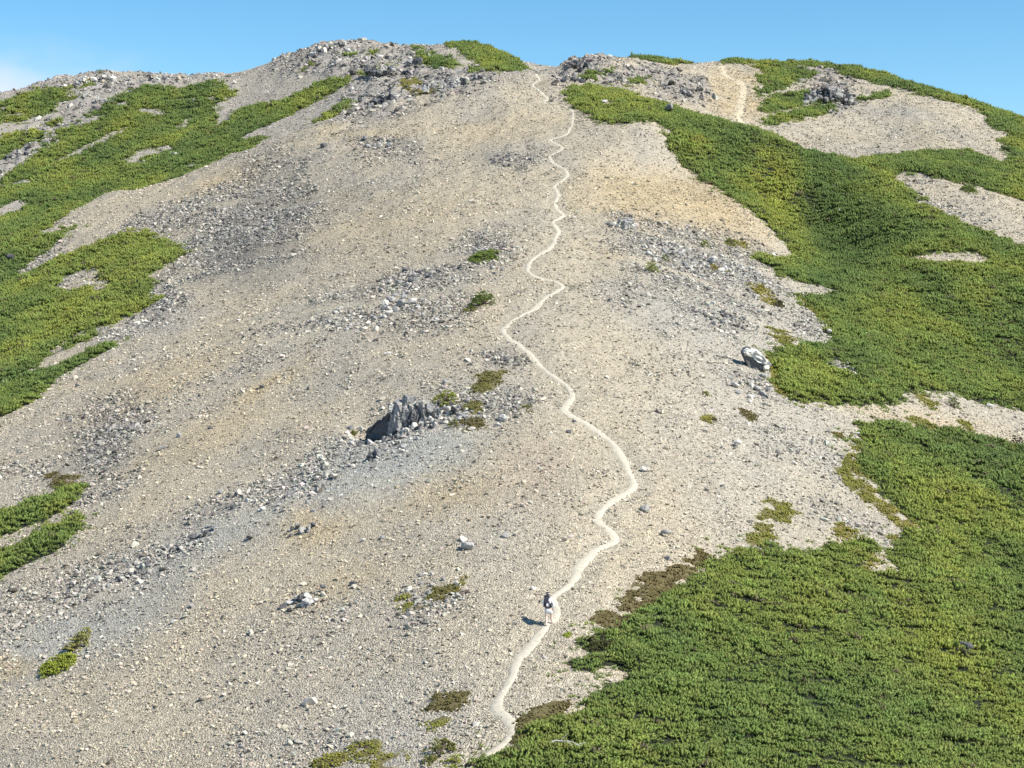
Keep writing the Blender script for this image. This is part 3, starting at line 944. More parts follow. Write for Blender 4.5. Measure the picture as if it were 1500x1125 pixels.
def clump_arrays(r, shoots=7, rad=0.30, h=0.30, needles=6, nl=0.10, nw=0.045, lean=(0.25, 0.0), sr=0.075):
    """a head of bottlebrush shoots: each a ragged spindle with needle points standing out"""
    V, Fc, S = [], [], []
    for s in range(shoots):
        a = r.uniform(0, 2 * math.pi)
        q = rad * math.sqrt((s + 0.3) / shoots)
        a = s * 2.4 + r.uniform(-0.5, 0.5)
        b = np.array([q * math.cos(a), q * math.sin(a), -0.18 - 0.25 * q])
        ax = np.array([0.75 * math.cos(a) * q / rad + lean[0] + r.normal() * 0.15, 0.75 * math.sin(a) * q / rad + lean[1] + r.normal() * 0.15, 1.0])
        ax /= np.linalg.norm(ax)
        L = (h + 0.18) * r.uniform(0.75, 1.2) * (1 - 0.2 * q / rad)
        e1 = np.cross(ax, [0.3, 0.9, 0.1])
        e1 /= np.linalg.norm(e1)
        e2 = np.cross(ax, e1)
        sh = r.uniform(0.8, 1.2)
        n0 = len(V)
        ring = 5
        for t, k in ((0.45, 0.75), (0.72, 1.0)):
            for j in range(ring):
                an = j * 2 * math.pi / ring + t * 2
                rd = math.cos(an) * e1 + math.sin(an) * e2
                V.append(b + ax * L * (t + r.normal() * 0.05) + rd * sr * k * r.uniform(0.75, 1.25))
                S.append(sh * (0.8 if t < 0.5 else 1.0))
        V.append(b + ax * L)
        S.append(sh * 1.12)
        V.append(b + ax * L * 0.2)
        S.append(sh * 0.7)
        for j in range(ring):
            k = (j + 1) % ring
            Fc += [(n0 + j, n0 + k, n0 + ring + k), (n0 + j, n0 + ring + k, n0 + ring + j), (n0 + ring + j, n0 + ring + k, n0 + 2 * ring), (n0 + k, n0 + j, n0 + 2 * ring + 1)]
        for k in range(needles):
            t = 0.45 + 0.55 * (k + r.uniform(0, 1)) / needles
            an = k * 2.4 + r.uniform(-0.4, 0.4)
            rd = math.cos(an) * e1 + math.sin(an) * e2
            td = -math.sin(an) * e1 + math.cos(an) * e2
            base = b + ax * L * t * 0.92 + rd * sr * 0.5
            up = 0.5 + 0.8 * t
            tip = base + (rd + ax * up) / math.sqrt(1 + up * up) * nl * r.uniform(0.7, 1.2)
            n0 = len(V)
            V += [base - td * nw * 0.5, base + td * nw * 0.5, tip]
            Fc.append((n0, n0 + 1, n0 + 2))
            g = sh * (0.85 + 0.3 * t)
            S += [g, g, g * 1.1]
    return np.array(V), np.array(Fc), np.array(S)


def clump_mesh(name, mat, *a, **k):
    V, Fc, S = clump_arrays(*a, **k)
    me = mesh_np(name, V, Fc)
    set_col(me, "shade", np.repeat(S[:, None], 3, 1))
    me.materials.append(mat)
    return me


rf = np.random.default_rng(8)
pine_var = variant_collection("pine_shoots", [clump_mesh("pine_shoot", M_FOL_I, rf, 12, 0.22, 0.24, 7, 0.11, 0.04, (0.45, 0.12), 0.054) for _ in range(8)])
heath_var = variant_collection("heath_sprigs", [clump_mesh("heath_sprig", M_FOL_I, rf, 9, 0.26, 0.03, 4, 0.06, 0.04, (0.05, 0), 0.06) for _ in range(5)])

cummin = np.minimum.accumulate(np.where(DD >= 58, PY, 1e9), 0)
visible = (PY <= cummin + 22) & (UU > -70) & (UU < 1570) & (PY < 1190)
cell_w = np.gradient(GX, axis=1) * np.gradient(GY, axis=0)       # m2 per grid point


def sample(weight, n):
    w = (weight * np.abs(cell_w)).ravel()
    c = np.cumsum(w)
    k = np.searchsorted(c, rng.uniform(0, c[-1], n))
    i, j = np.minimum(k // NC, NR - 2), np.minimum(k % NC, NC - 2)
    i = np.maximum(i, 1)
    j = np.maximum(j, 1)
    fi = i + rng.uniform(-0.5, 0.5, n)
    fj = j + rng.uniform(-0.5, 0.5, n)
    i0, j0 = np.floor(fi).astype(int), np.floor(fj).astype(int)
    return i0, j0, fi - i0, fj - j0


def lerp(A, s):
    i, j, a, b = s
    if A.ndim == 3:
        a, b = a[:, None], b[:, None]
    return (A[i, j] * (1 - b) + A[i, j + 1] * b) * (1 - a) + (A[i + 1, j] * (1 - b) + A[i + 1, j + 1] * b) * a


tot = lambda w: float((w * np.abs(cell_w)).sum())

# pine colours: blue green to yellow green in large drifts, some sun and shade put in
G_DARK = np.array([0.134, 0.192, 0.057])
G_MID = np.array([0.218, 0.268, 0.064])
G_YEL = np.array([0.312, 0.322, 0.062])
dr = fbm(GX / 11, GY / 22, 101, 4)
pcol = np.ones(GX.shape + (3,)) * G_MID
pcol = mixc(pcol, G_DARK, np.clip(0.25 + 0.9 * dr, 0, 1))
pcol = mixc(pcol, G_YEL, np.clip(-0.10 - 0.8 * dr + 0.25 * fbm(GX / 4, GY / 8, 105, 3), 0, 0.65))
for b, s in [((1140, 285, 34, 60, 20), 1.0), ((1290, 470, 60, 40, -20), .35), ((1400, 960, 80, 70, 0), .35), ((170, 400, 90, 60, 20), .35), ((900, 150, 60, 22, 0), .5), ((780, 1090, 90, 30, 0), .25)]:  # yellower drifts; first patch paints the sunlit side of the gully
    pcol = mixc(pcol, G_YEL * 1.05, blob(*b) * s)
for b, s in [((1230, 340, 50, 80, 20), .85), ((300, 220, 110, 22, 20), .6), ((1300, 900, 60, 60, 0), .3), ((1100, 870, 120, 50, 0), .3), ((200, 160, 120, 20, 0), .4)]:  # darker drifts; gully and left hillside shade painted into the green
    pcol = mixc(pcol, G_DARK, blob(*b) * s)

# branch drifts: combed lumps over the canopy
lump = fbm((GX * 0.92 + GY * 0.38) / 3.2, (GX * -0.38 + GY * 0.92) / 0.62, 111, 3) * 0.6 + 0.75 * fbm(GX / 4.5, GY / 5.5, 115, 2)


def sub_mesh(name, sel_v, Z, mat):
    fs = sel_v[:-1, :-1] & sel_v[:-1, 1:] & sel_v[1:, 1:] & sel_v[1:, :-1]
    q = np.stack([vid[:-1, :-1][fs], vid[:-1, 1:][fs], vid[1:, 1:][fs], vid[1:, :-1][fs]], -1)
    if len(q) == 0:
        return None
    used, inv = np.unique(q, return_inverse=True)
    co = np.stack([GX.ravel()[used], GY.ravel()[used], Z.ravel()[used]], 1)
    me = mesh_np(name, co, inv.reshape(-1, 4))
    smooth_mesh(me)
    me.materials.append(mat)
    return me


def bush_lattice(s):
    xs, ys = [], []
    ok = (s > -2.2) & visible & (cover < 0.2) | (s > 0.0) & visible
    if not ok.any():
        return np.array([]), np.array([])
    X0, X1, Y0, Y1 = GX[ok].min(), GX[ok].max(), GY[ok].min(), GY[ok].max()
    okf = ok.astype(float)
    d0 = 58.0
    ca, sa = math.cos(math.radians(20)), math.sin(math.radians(20))
    while d0 < 485:
        d1 = d0 * 1.12
        if d1 > Y0 and d0 < Y1:
            a = 0.36 * (d0 / 100) ** 0.6
            b = a * 1.2
            cx, cy = (X0 + X1) / 2, (d0 + d1) / 2
            R = math.hypot(X1 - X0, d1 - d0) / 2 + 2
            i, j = np.meshgrid(np.arange(-R, R, a), np.arange(-R, R, b))
            i = i + (np.arange(i.shape[0]) % 2)[:, None] * a * 0.5
            i = (i + rng.uniform(-0.42, 0.42, i.shape) * a).ravel()
            j = (j + rng.uniform(-0.42, 0.42, j.shape) * b).ravel()
            x, y = cx + i * ca - j * sa, cy + i * sa + j * ca
            k = (y >= max(d0, Y0)) & (y < min(d1, Y1)) & (x > X0) & (x < X1)
            x, y = x[k], y[k]
            sv = grid_at(s, x, y)
            k = (grid_at(okf, x, y) > 0.5) & ((sv > 0.0) | (rng.uniform(0, 1, len(x)) < 0.42 * np.exp(np.minimum(sv, 0) * 1.5)))
            xs.append(x[k])
            ys.append(y[k])
        d0 = d1
    return np.concatenate(xs), np.concatenate(ys)


n_fol = 0
for key, s, lab in mats:
    hmax = 0.55
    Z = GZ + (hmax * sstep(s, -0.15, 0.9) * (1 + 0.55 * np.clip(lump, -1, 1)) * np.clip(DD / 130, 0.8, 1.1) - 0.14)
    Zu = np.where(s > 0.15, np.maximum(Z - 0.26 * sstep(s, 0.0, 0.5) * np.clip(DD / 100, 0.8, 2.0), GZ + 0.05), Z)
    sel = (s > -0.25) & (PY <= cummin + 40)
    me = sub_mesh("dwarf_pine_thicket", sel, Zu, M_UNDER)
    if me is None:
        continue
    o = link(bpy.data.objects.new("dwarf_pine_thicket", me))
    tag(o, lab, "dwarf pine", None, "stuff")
    px_, py_ = bush_lattice(s)
    n = len(px_)
    if n < 2:
        continue
    # darker openings between the branch drifts
    gap = fbm((px_ * 0.94 + py_ * 0.34) / 1.7, (px_ * -0.34 + py_ * 0.94) / 0.9, 141, 2) + 0.5 * noise2(px_ / 9, py_ / 14, 143)
    low = np.where(gap > -0.55, 1.0, 0.62) * np.where(gap > -0.3, 1.0, 0.85)
    sv = grid_at(s, px_, py_)
    lv = grid_at(lump, px_, py_)
    pts = np.stack([px_, py_, grid_at(Z, px_, py_) + 0.0], 1)
    d = pts[:, 1]
    sz = 0.86 * np.power(d / 100, 0.6) * rng.uniform(0.7, 1.4, n) * np.clip(0.95 + 0.35 * lv, 0.55, 1.3) * np.clip(0.6 + 0.5 * sv, 0.6, 1.0) * low
    pts[:, 2] -= (1 - low) * 0.35
    pts[:, 2] = np.maximum(np.maximum(pts[:, 2], grid_at(GZ, px_, py_) + 0.03), np.where(sv > 0.2, grid_at(Zu, px_, py_) + 0.10, -1e3))
    scl = np.stack([sz * rng.uniform(1.0, 1.6, n), sz * 0.95, sz * rng.uniform(0.8, 1.4, n)], 1)
    rot = np.stack([rng.normal(0, 0.2, n), rng.normal(0.1, 0.2, n), math.radians(20) + rng.normal(0, 0.45, n)], 1)
    cc = np.stack([grid_at(pcol[..., k], px_, py_) for k in range(3)], 1) * rng.uniform(0.8, 1.2, n)[:, None] * (1 + rng.normal(0, 0.035, (n, 3)))
    # a few brown dead twigs
    br = rng.uniform(0, 1, n) < 0.012
    cc[br] = np.array([0.15, 0.13, 0.07]) * rng.uniform(0.7, 1.3, br.sum())[:, None]
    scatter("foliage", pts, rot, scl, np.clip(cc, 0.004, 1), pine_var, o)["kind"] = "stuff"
    n_fol += n

H_TONE = {'brown': ((0.15, 0.112, 0.045), (0.13, 0.112, 0.038)), 'olive': ((0.27, 0.235, 0.05), (0.21, 0.215, 0.045)), 'brownolive': ((0.19, 0.155, 0.045), (0.145, 0.14, 0.038))}
for s, lab, tone in heaths:
    Z = GZ + (0.10 * sstep(s, -0.1, 0.4) * (1 + 0.4 * lump) - 0.05)
    hp_ = fbm(GX / 1.1, GY / 1.5, 121, 2)
    Z = Z - 0.13 * sstep(-hp_, 0.2, 0.6)          # bare gaps where gravel shows
    sel = (s > -0.15) & (PY <= cummin + 40)
    me = sub_mesh("heath_patch", sel, Z, M_UNDER_H)
    if me is None:
        continue
    o = link(bpy.data.objects.new("heath_patch", me))
    tag(o, lab, "heath", None, "stuff")
    w = (s > -0.05) * visible * np.power(100.0 / DD, 1.15) * (0.03 + sstep(fbm(GX / 1.1, GY / 1.5, 121, 2), -0.6, 0.0))
    n = int(tot(w) * 20)
    if n < 3:
        continue
    sm = sample(w, n)
    pts = np.stack([lerp(GX, sm), lerp(GY, sm), lerp(Z, sm)], 1)
    sz = np.power(pts[:, 1] / 100, 0.62) * rng.uniform(0.8, 1.5, n)
    pts[:, 2] += 0.05 * sz
    scl = np.stack([sz * 0.9, sz * 0.8, sz * rng.uniform(0.5, 1.0, n)], 1)
    rot = np.stack([rng.normal(0, 0.15, n), rng.normal(0, 0.15, n), rng.uniform(0, 6.28, n)], 1)
    t = np.clip(0.5 + lerp(dr, sm) + rng.normal(0, 0.25, n), 0, 1)[:, None]
    a, b = np.array(H_TONE[tone][0]), np.array(H_TONE[tone][1])
    cc = (a * (1 - t) + b * t) * rng.uniform(0.75, 1.3, n)[:, None]
    scatter("foliage", pts, rot, scl, cc, heath_var, o)["kind"] = "stuff"
    n_fol += n

# ------------------------------------------------------------------ loose scree
bare = (cover < 0.15) * visible
onpath = 0.10 + 0.90 * sstep(tdist, 0.12, 0.55)
clus = np.clip(0.65 + 0.9 * fbm(GX / 2.2, GY / 4.5, 131, 3), 0.28, 2.0) * np.clip(0.8 + 0.6 * fbm(GX / 9, GY / 20, 135, 3) + 0.6 * n2 * sstep(UU, 780, 450), 0.25, 1.9)


def stones(name, label, weight, n, smin, smax, power, coll, cvar=0.32, tint=None, sink=0.25, grow=0.5, child=None):
    sm = sample(weight, n)
    pts = np.stack([lerp(GX, sm), lerp(GY, sm), lerp(GZ, sm)], 1)
    u = rng.uniform(0, 1, n)
    sz = smin * np.power(1 - u * (1 - (smin / smax) ** power), -1.0 / power) * np.power(pts[:, 1] / 100, grow)
    scl = np.stack([sz * rng.uniform(0.8, 1.35, n), sz * rng.uniform(0.8, 1.2, n), sz * rng.uniform(0.7, 1.2, n)], 1)
    pts[:, 2] += sz * (0.5 - sink) * 0.6
    rot = np.stack([rng.normal(0.1, 0.35, n), rng.normal(0, 0.35, n), rng.uniform(0, 6.28, n)], 1)
    jx, jy = pts[:, 0] + rng.normal(0, 0.9, n), np.clip(pts[:, 1] + rng.normal(0, 2.2, n), 6, 900)
    cc = np.stack([grid_at(gcol[..., k], jx, jy) for k in range(3)], 1)
    if tint is not None:
        cc = cc * 0.55 + np.array(tint) * 0.45
    cc = cc * np.clip(1.0 + rng.normal(0, cvar, n), 0.35, 1.7)[:, None] * (1 + rng.normal(0, 0.03, (n, 3)))
    dk = rng.uniform(0, 1, n) < 0.10
    cc[dk] *= 0.42
    o = scatter(name, pts, rot, scl, np.clip(cc, 0.02, 0.75), coll)
    tag(o, label, "stones", None, "stuff")
    return o


wfine = bare * np.power(100.0 / DD, 1.25) * onpath * (0.55 + clus)
stones("scree", "countless small tan and grey stones covering the whole bare slope", wfine, 300000, 0.050, 0.20, 2.4, stone_var, 0.22, None, 0.12)
wmid = bare * np.power(100.0 / DD, 1.1) * onpath * np.clip(clus - 0.55, 0.02, 2) * (0.35 + coarse * 1.5)
stones("rubble", "scattered fist to head sized stones strewn over the scree", wmid, 15000, 0.10, 0.36, 2.8, stone_var, 0.30, (0.375, 0.355, 0.325), 0.2, 0.45)
wco = bare * onpath * np.clip(coarse - 0.18, 0, 1) * (0.4 + clus) * np.power(100.0 / DD, 1.0)
stones("blocky_rubble", "dense grey angular rubble filling the stony hollows and grooves", wco, 60000, 0.065, 0.34, 2.4, block_var, 0.40, (0.285, 0.268, 0.24), 0.15, 0.4)
wrk = (cover < 0.6) * visible * np.clip(rock - 0.12, 0, 1) * (0.5 + clus)
stones("crag_debris", "grey blocky rock debris over the summit crags and far crests", wrk, 13000, 0.22, 1.3, 2.2, block_var, 0.40, (0.235, 0.222, 0.205), 0.25, 0.0)

# ------------------------------------------------------------------ rocks one can point to
rr = np.random.default_rng(23)
M_ROCK_SUNLIT = stone_material("sunlit_rock", False, (0.64, 0.62, 0.59))  # whitish colour that paints sunlight on the boulder's top


def boulder_mesh(r, n=24, flat=0.75, boxy=0.6, bev=0.05, mat=None):
    me = hull_mesh("boulder", rock_points(r, n, flat, boxy))
    bm = bmesh.new()
    bm.from_mesh(me)
    bmesh.ops.bevel(bm, geom=bm.edges[:], offset=bev, segments=1, affect='EDGES', clamp_overlap=True)
    bmesh.ops.triangulate(bm, faces=[f for f in bm.faces if len(f.verts) > 4])
    bm.to_mesh(me)
    bm.free()
    return me


def mat_pool(mat, k, **kw):
    out = []
    for _ in range(k):
        me = boulder_mesh(rr, **kw)
        me.materials.append(mat)
        out.append(me)
    return out


POOL = {"grey": mat_pool(M_ROCK, 10), "pale": mat_pool(M_ROCK_PALE, 8), "dark": mat_pool(M_ROCK_DARK_SHADED, 7), "tan": mat_pool(M_ROCK_TAN, 7)}
SLAB = {k: mat_pool(m, 7, n=18, flat=0.4, boxy=0.7) for k, m in (("grey", M_ROCK), ("pale", M_ROCK_PALE), ("dark", M_ROCK_DARK_SHADED), ("tan", M_ROCK_TAN))}
def block_points(r):
    pts = []
    for i in (-1, 1):
        for j in (-1, 1):
            for k in (-1, 1):
                pts.append((i * r.uniform(0.65, 1.0), j * r.uniform(0.65, 1.0), k * r.uniform(0.6, 0.8)))
    for _ in range(5):
        v = r.normal(size=3)
        v /= np.max(np.abs(v))
        pts.append((v[0] * 0.95, v[1] * 0.95, v[2] * 0.75))
    return pts


def crag_mesh(pts, mat, amp=0.10, freq=2.2, cuts=2, seed=0):
    """angular block with broken, vertically jointed faces"""
    me = hull_mesh("rock", pts)
    bm = bmesh.new()
    bm.from_mesh(me)
    bmesh.ops.triangulate(bm, faces=bm.faces[:])
    bmesh.ops.subdivide_edges(bm, edges=bm.edges[:], cuts=cuts, use_grid_fill=True)
    bm.normal_update()
    co = np.array([v.co[:] for v in bm.verts])
    n1_ = noise2(co[:, 0] * freq + co[:, 2] * 0.5 + seed, co[:, 1] * freq + seed * 3.1, 200)
    n2_ = noise2(co[:, 0] * freq * 2.3 + seed, co[:, 2] * freq * 1.3 + co[:, 1] * 2 - seed, 201)
    for v, p_, q_ in zip(bm.verts, n1_, n2_):
        v.co += v.normal * float(amp * (0.9 * np.round(p_ * 2.2) / 2.2 + 0.8 * q_) - amp * 0.3) + Vector(rr.normal(0, amp * 0.22, 3))
    bm.to_mesh(me)
    bm.free()
    me.materials.append(mat)
    return me


def block_pool(mat, k):
    return [crag_mesh(block_points(rr), mat, 0.19, 2.6, 3, 11 * i) for i in range(k)]


COLS = {k: block_pool(m, 7) for k, m in (("grey", M_ROCK), ("pale", M_ROCK_PALE), ("dark", M_ROCK_DARK_SHADED), ("tan", M_ROCK_TAN))}
for me_list in list(POOL.values()) + list(SLAB.values()):
    for me_ in me_list:
        me_.name = "rock"


def put_rock(name, px, py, wpx, hpx, tone="grey", slab=False, label=None, cat=None, group=None, tilt=0.25, dmin=0, dmax=1e9, sink=0.3, yaw=None):
    p = cast(px, py, dmin, dmax)
    m = p.y / F
    pool = (SLAB if slab else POOL)[tone]
    o = bpy.data.objects.new(name, pool[rr.integers(len(pool))])
    flat = 0.4 if slab else 0.75
    sx, sz = wpx * m * 0.5, hpx * m * 0.5 / flat
    o.scale = (sx, (sx + sz * flat) * 0.5 * rr.uniform(0.8, 1.2), sz)
    o.location = (p.x, p.y, p.z + hpx * m * (0.5 - sink))
    o.rotation_euler = (rr.normal(0.05, tilt), rr.normal(0, tilt), rr.uniform(-0.5, 0.5) + (yaw if yaw is not None else (0 if rr.uniform() < 0.5 else math.pi)))
    link(o)
    return tag(o, label, cat, group)


SINGLE = [
    (737, 616, 20, 14, "pale", False, "round pale boulder on the scree right of the big outcrop"),
    (685, 805, 24, 17, "pale", False, "pale boulder uphill left of the grey stone patch near the hiker"),
    (452, 1032, 30, 15, "pale", True, "pale flat slab with a dark underside low on the left scree"),
    (568, 520, 15, 8, "pale", True, "bright white slab lying on the scree below the stone clusters"),
    (517, 857, 13, 9, "dark", False, "small black stone alone on tan scree left of the grey stone patch"),
    (1046, 386, 14, 16, "pale", False, "largest pale block in the rubble on the right shoulder"),
    (1062, 397, 9, 13, "pale", False, "upright pale block just right of the largest block in the right rubble"),
    (1415, 957, 24, 16, "dark", False, "dark rock poking out of the foreground dwarf pine"),
    (1427, 952, 14, 10, "dark", False, "smaller dark rock beside the one in the foreground dwarf pine"),
    (475, 215, 13, 9, "dark", False, "single dark stone high on the left of the scree near the green slope"),
    (690, 630, 16, 8, "pale", True, "pale thin slab by the heath right of the big outcrop"),
    (653, 562, 12, 9, "grey", False, "grey stone with a black shadow just above the big outcrop"),
    (841, 619, 9, 6, "dark", False, "dark stone touching the trail at its upper bend"),
    (833, 634, 11, 7, "dark", False, "dark stone below the upper trail bend"),
    (944, 748, 18, 13, "grey", False, "grey rock right of the trail above the hiker"),
    (975, 786, 20, 9, "grey", True, "grey flat rock right of the trail bend above the thicket"),
    (740, 787, 16, 10, "grey", False, "dark grey rock left of the trail, uphill of the hiker"),
    (729, 803, 10, 8, "tan", False, "tan stone just below the dark grey rock left of the trail"),
    (560, 789, 10, 8, "grey", False, "grey stone beside a pale one on the scree left of the boulder"),
    (532, 793, 9, 7, "pale", False, "pale stone near the grey one on the lower mid scree"),
    (300, 1024, 26, 9, "tan", True, "long tan slab on the lower left scree"),
    (440, 1068, 12, 9, "grey", False, "small grey rock near the bottom left of centre"),
    (640, 470, 10, 8, "pale", False, "pale stone at the lower rim of the stone cluster left of the trail"),
    (945, 690, 18, 9, "pale", True, "pale slab right of the lower trail curve"),
    (976, 658, 11, 8, "tan", False, "tan stone right of the trail on the right scree"),
    (1215, 490, 9, 7, "pale", False, "white stone on the rim of the right thicket"),
    (1202, 489, 8, 6, "pale", False, "white stone left of its twin at the rim of the right thicket"),
    (1450, 597, 14, 12, "pale", False, "white grey boulder at the upper edge of the sandy band"),
    (1080, 655, 14, 10, "pale", False, "pale rock on the right scree between trail and thicket"),
    (980, 166, 16, 13, "grey", False, "grey rock at the left tip of the big right thicket"),
    (886, 152, 12, 5, "pale", True, "pale slab inside the small thicket on the right shoulder"),
    (262, 640, 14, 8, "grey", False, "grey stone on tan scree right of the dark stone hollow"),
    (308, 628, 9, 7, "dark", False, "dark upright stone in the middle of the left tan scree"),
    (384, 568, 11, 7, "dark", False, "dark stone in the ochre streak of the left scree"),
    (113, 566, 9, 6, "dark", False, "dark stone on tan scree below the tapering green tongue"),
    (238, 658, 14, 8, "grey", True, "flat grey stone below the left tan scree centre"),
    (1232, 312, 10, 6, "pale", False, "pale rock in the gully thicket on the right"),
    (1222, 274, 9, 6, "dark", False, "dark rock left of the small shrub on the upper right scree"),
    (15, 385, 14, 12, "dark", False, "dark rock in the thicket at the left edge"),
]
for px, py, w, h, t, sl, lab in SINGLE:
    put_rock("boulder" if max(w, h) >= 14 else "stone", px, py, w, h, t, sl, lab, "rock", None, 0.2, sink=0.25 if lab.find("thicket") < 0 and lab.find("pine") < 0 else -0.25)

CLUSTER = [
    (600, 450, 38, 20, 26, 8, 17, ("grey", "pale", "grey"), "heap left of the trail zigzag"),
    (530, 468, 55, 22, 20, 7, 12, ("grey", "pale"), "loose spread left of the zigzag heap"),
    (605, 408, 34, 12, 18, 7, 13, ("dark", "grey"), "dark band uphill of the stone heap"),
    (550, 212, 34, 8, 14, 7, 13, ("dark", "grey"), "small cluster high on the left scree"),
    (985, 385, 48, 26, 26, 7, 14, ("grey", "pale", "grey"), "rubble around the yellow green cushions"),
    (1075, 390, 38, 18, 16, 7, 13, ("grey", "pale"), "rubble left of the gully thicket"),
    (1050, 462, 45, 14, 14, 7, 12, ("grey", "dark"), "spread below the right shoulder rubble"),
    (640, 865, 44, 26, 26, 7, 13, ("grey", "pale"), "heath patch left of the hiker"),
    (1105, 570, 30, 22, 14, 8, 15, ("grey", "pale"), "scree under the dark sided boulder"),
    (1240, 543, 22, 14, 10, 7, 12, ("pale", "grey"), "bare hole of the right thicket"),
    (560, 640, 60, 18, 22, 7, 15, ("grey", "pale", "dark"), "rubble below the tall outcrop"),
    (400, 735, 90, 26, 22, 7, 13, ("dark", "grey", "grey"), "grey streak down the left flank"),
    (750, 238, 40, 8, 10, 6, 10, ("dark",), "brown spot left of the upper trail"),
    (730, 400, 14, 8, 6, 6, 10, ("grey",), "ground by the low shrub above the zigzag"),
]
for px, py, rx, ry, n, s0, s1, tones, where in CLUSTER:
    st = []
    for k in range(n):
        a, q = rr.uniform(0, 6.283), math.sqrt(rr.uniform(0, 1))
        w = s0 * (s1 / s0) ** (rr.uniform() ** 1.6)
        st.append(dict(x=px + rx * q * math.cos(a), y=py + ry * q * math.sin(a), w=w, h=w * rr.uniform(0.55, 0.95), tone=tones[rr.integers(len(tones))], slab=rr.uniform() < 0.45))
    left = list(st)
    for key, rev, word in (("w", True, "biggest"), ("x", False, "leftmost"), ("x", True, "rightmost"), ("y", False, "uppermost"), ("y", True, "lowest"), ("w", False, "smallest")):
        if left:
            q = sorted(left, key=lambda e: e[key], reverse=rev)[0]
            left.remove(q)
            q["word"] = word
    for e in st:
        shape = "slab" if e["slab"] else "stone"
        if "word" in e:
            lab = "%s %s %s in the %s" % (e["word"], e["tone"], shape, where)
        else:
            side = ("left" if e["x"] < px - rx * 0.2 else "right" if e["x"] > px + rx * 0.2 else "middle")
            lab = "%s %s %s in the %s %s of the %s" % ("larger" if e["w"] > (s0 * s1) ** 0.5 else "small", e["tone"], shape, "upper" if e["y"] < py else "lower", side, where)
        put_rock("stone", e["x"], e["y"], e["w"], e["h"], e["tone"], e["slab"], lab, "stone", "stones of the " + where, 0.4)


def outcrop(px, py, wpx, hpx, n, b0, b1, tones, label, profile="mound", lean=0.0, tall=1.0, dmin=0, dmax=1e9, depth=0.7, slab=0.3):
    base = cast(px, py, dmin, dmax)
    m = base.y / F
    root = empty("rock_outcrop", base)
    tag(root, label, "rock outcrop")
    for k in range(n):
        t = rr.uniform(-1, 1)
        dep = rr.uniform(-1, 1)
        top = {"mound": math.sqrt(max(0, 1 - t * t)) * (1 - 0.4 * abs(dep)), "left": (1 - t) * 0.5, "right": (1 + t) * 0.5, "flat": 0.8}[profile]
        b = b0 * (b1 / b0) ** (rr.uniform() ** 1.4) * m
        x, y = t * wpx * 0.5 * m, dep * wpx * 0.5 * m * depth
        hz = top * hpx * m * rr.uniform(0.15, 0.95)
        tone = tones[rr.integers(len(tones))]
        u_ = rr.uniform()
        pool = SLAB[tone] if u_ < slab else (COLS[tone] if u_ < 0.8 else POOL[tone])
        o = bpy.data.objects.new("block", pool[rr.integers(len(pool))])
        o.scale = (b * 0.5 * rr.uniform(0.7, 1.2), b * 0.5 * rr.uniform(0.8, 1.3), b * 0.6 * tall * rr.uniform(0.7, 1.3))
        gz = ground(base.x + x, base.y + y) - base.z
        o.location = (x, y, gz + max(hz - b * 0.35, b * 0.12))
        o.rotation_euler = (rr.normal(0, 0.22), rr.normal(lean, 0.25), rr.uniform(-0.7, 0.7))
        link(o, root)
    return root


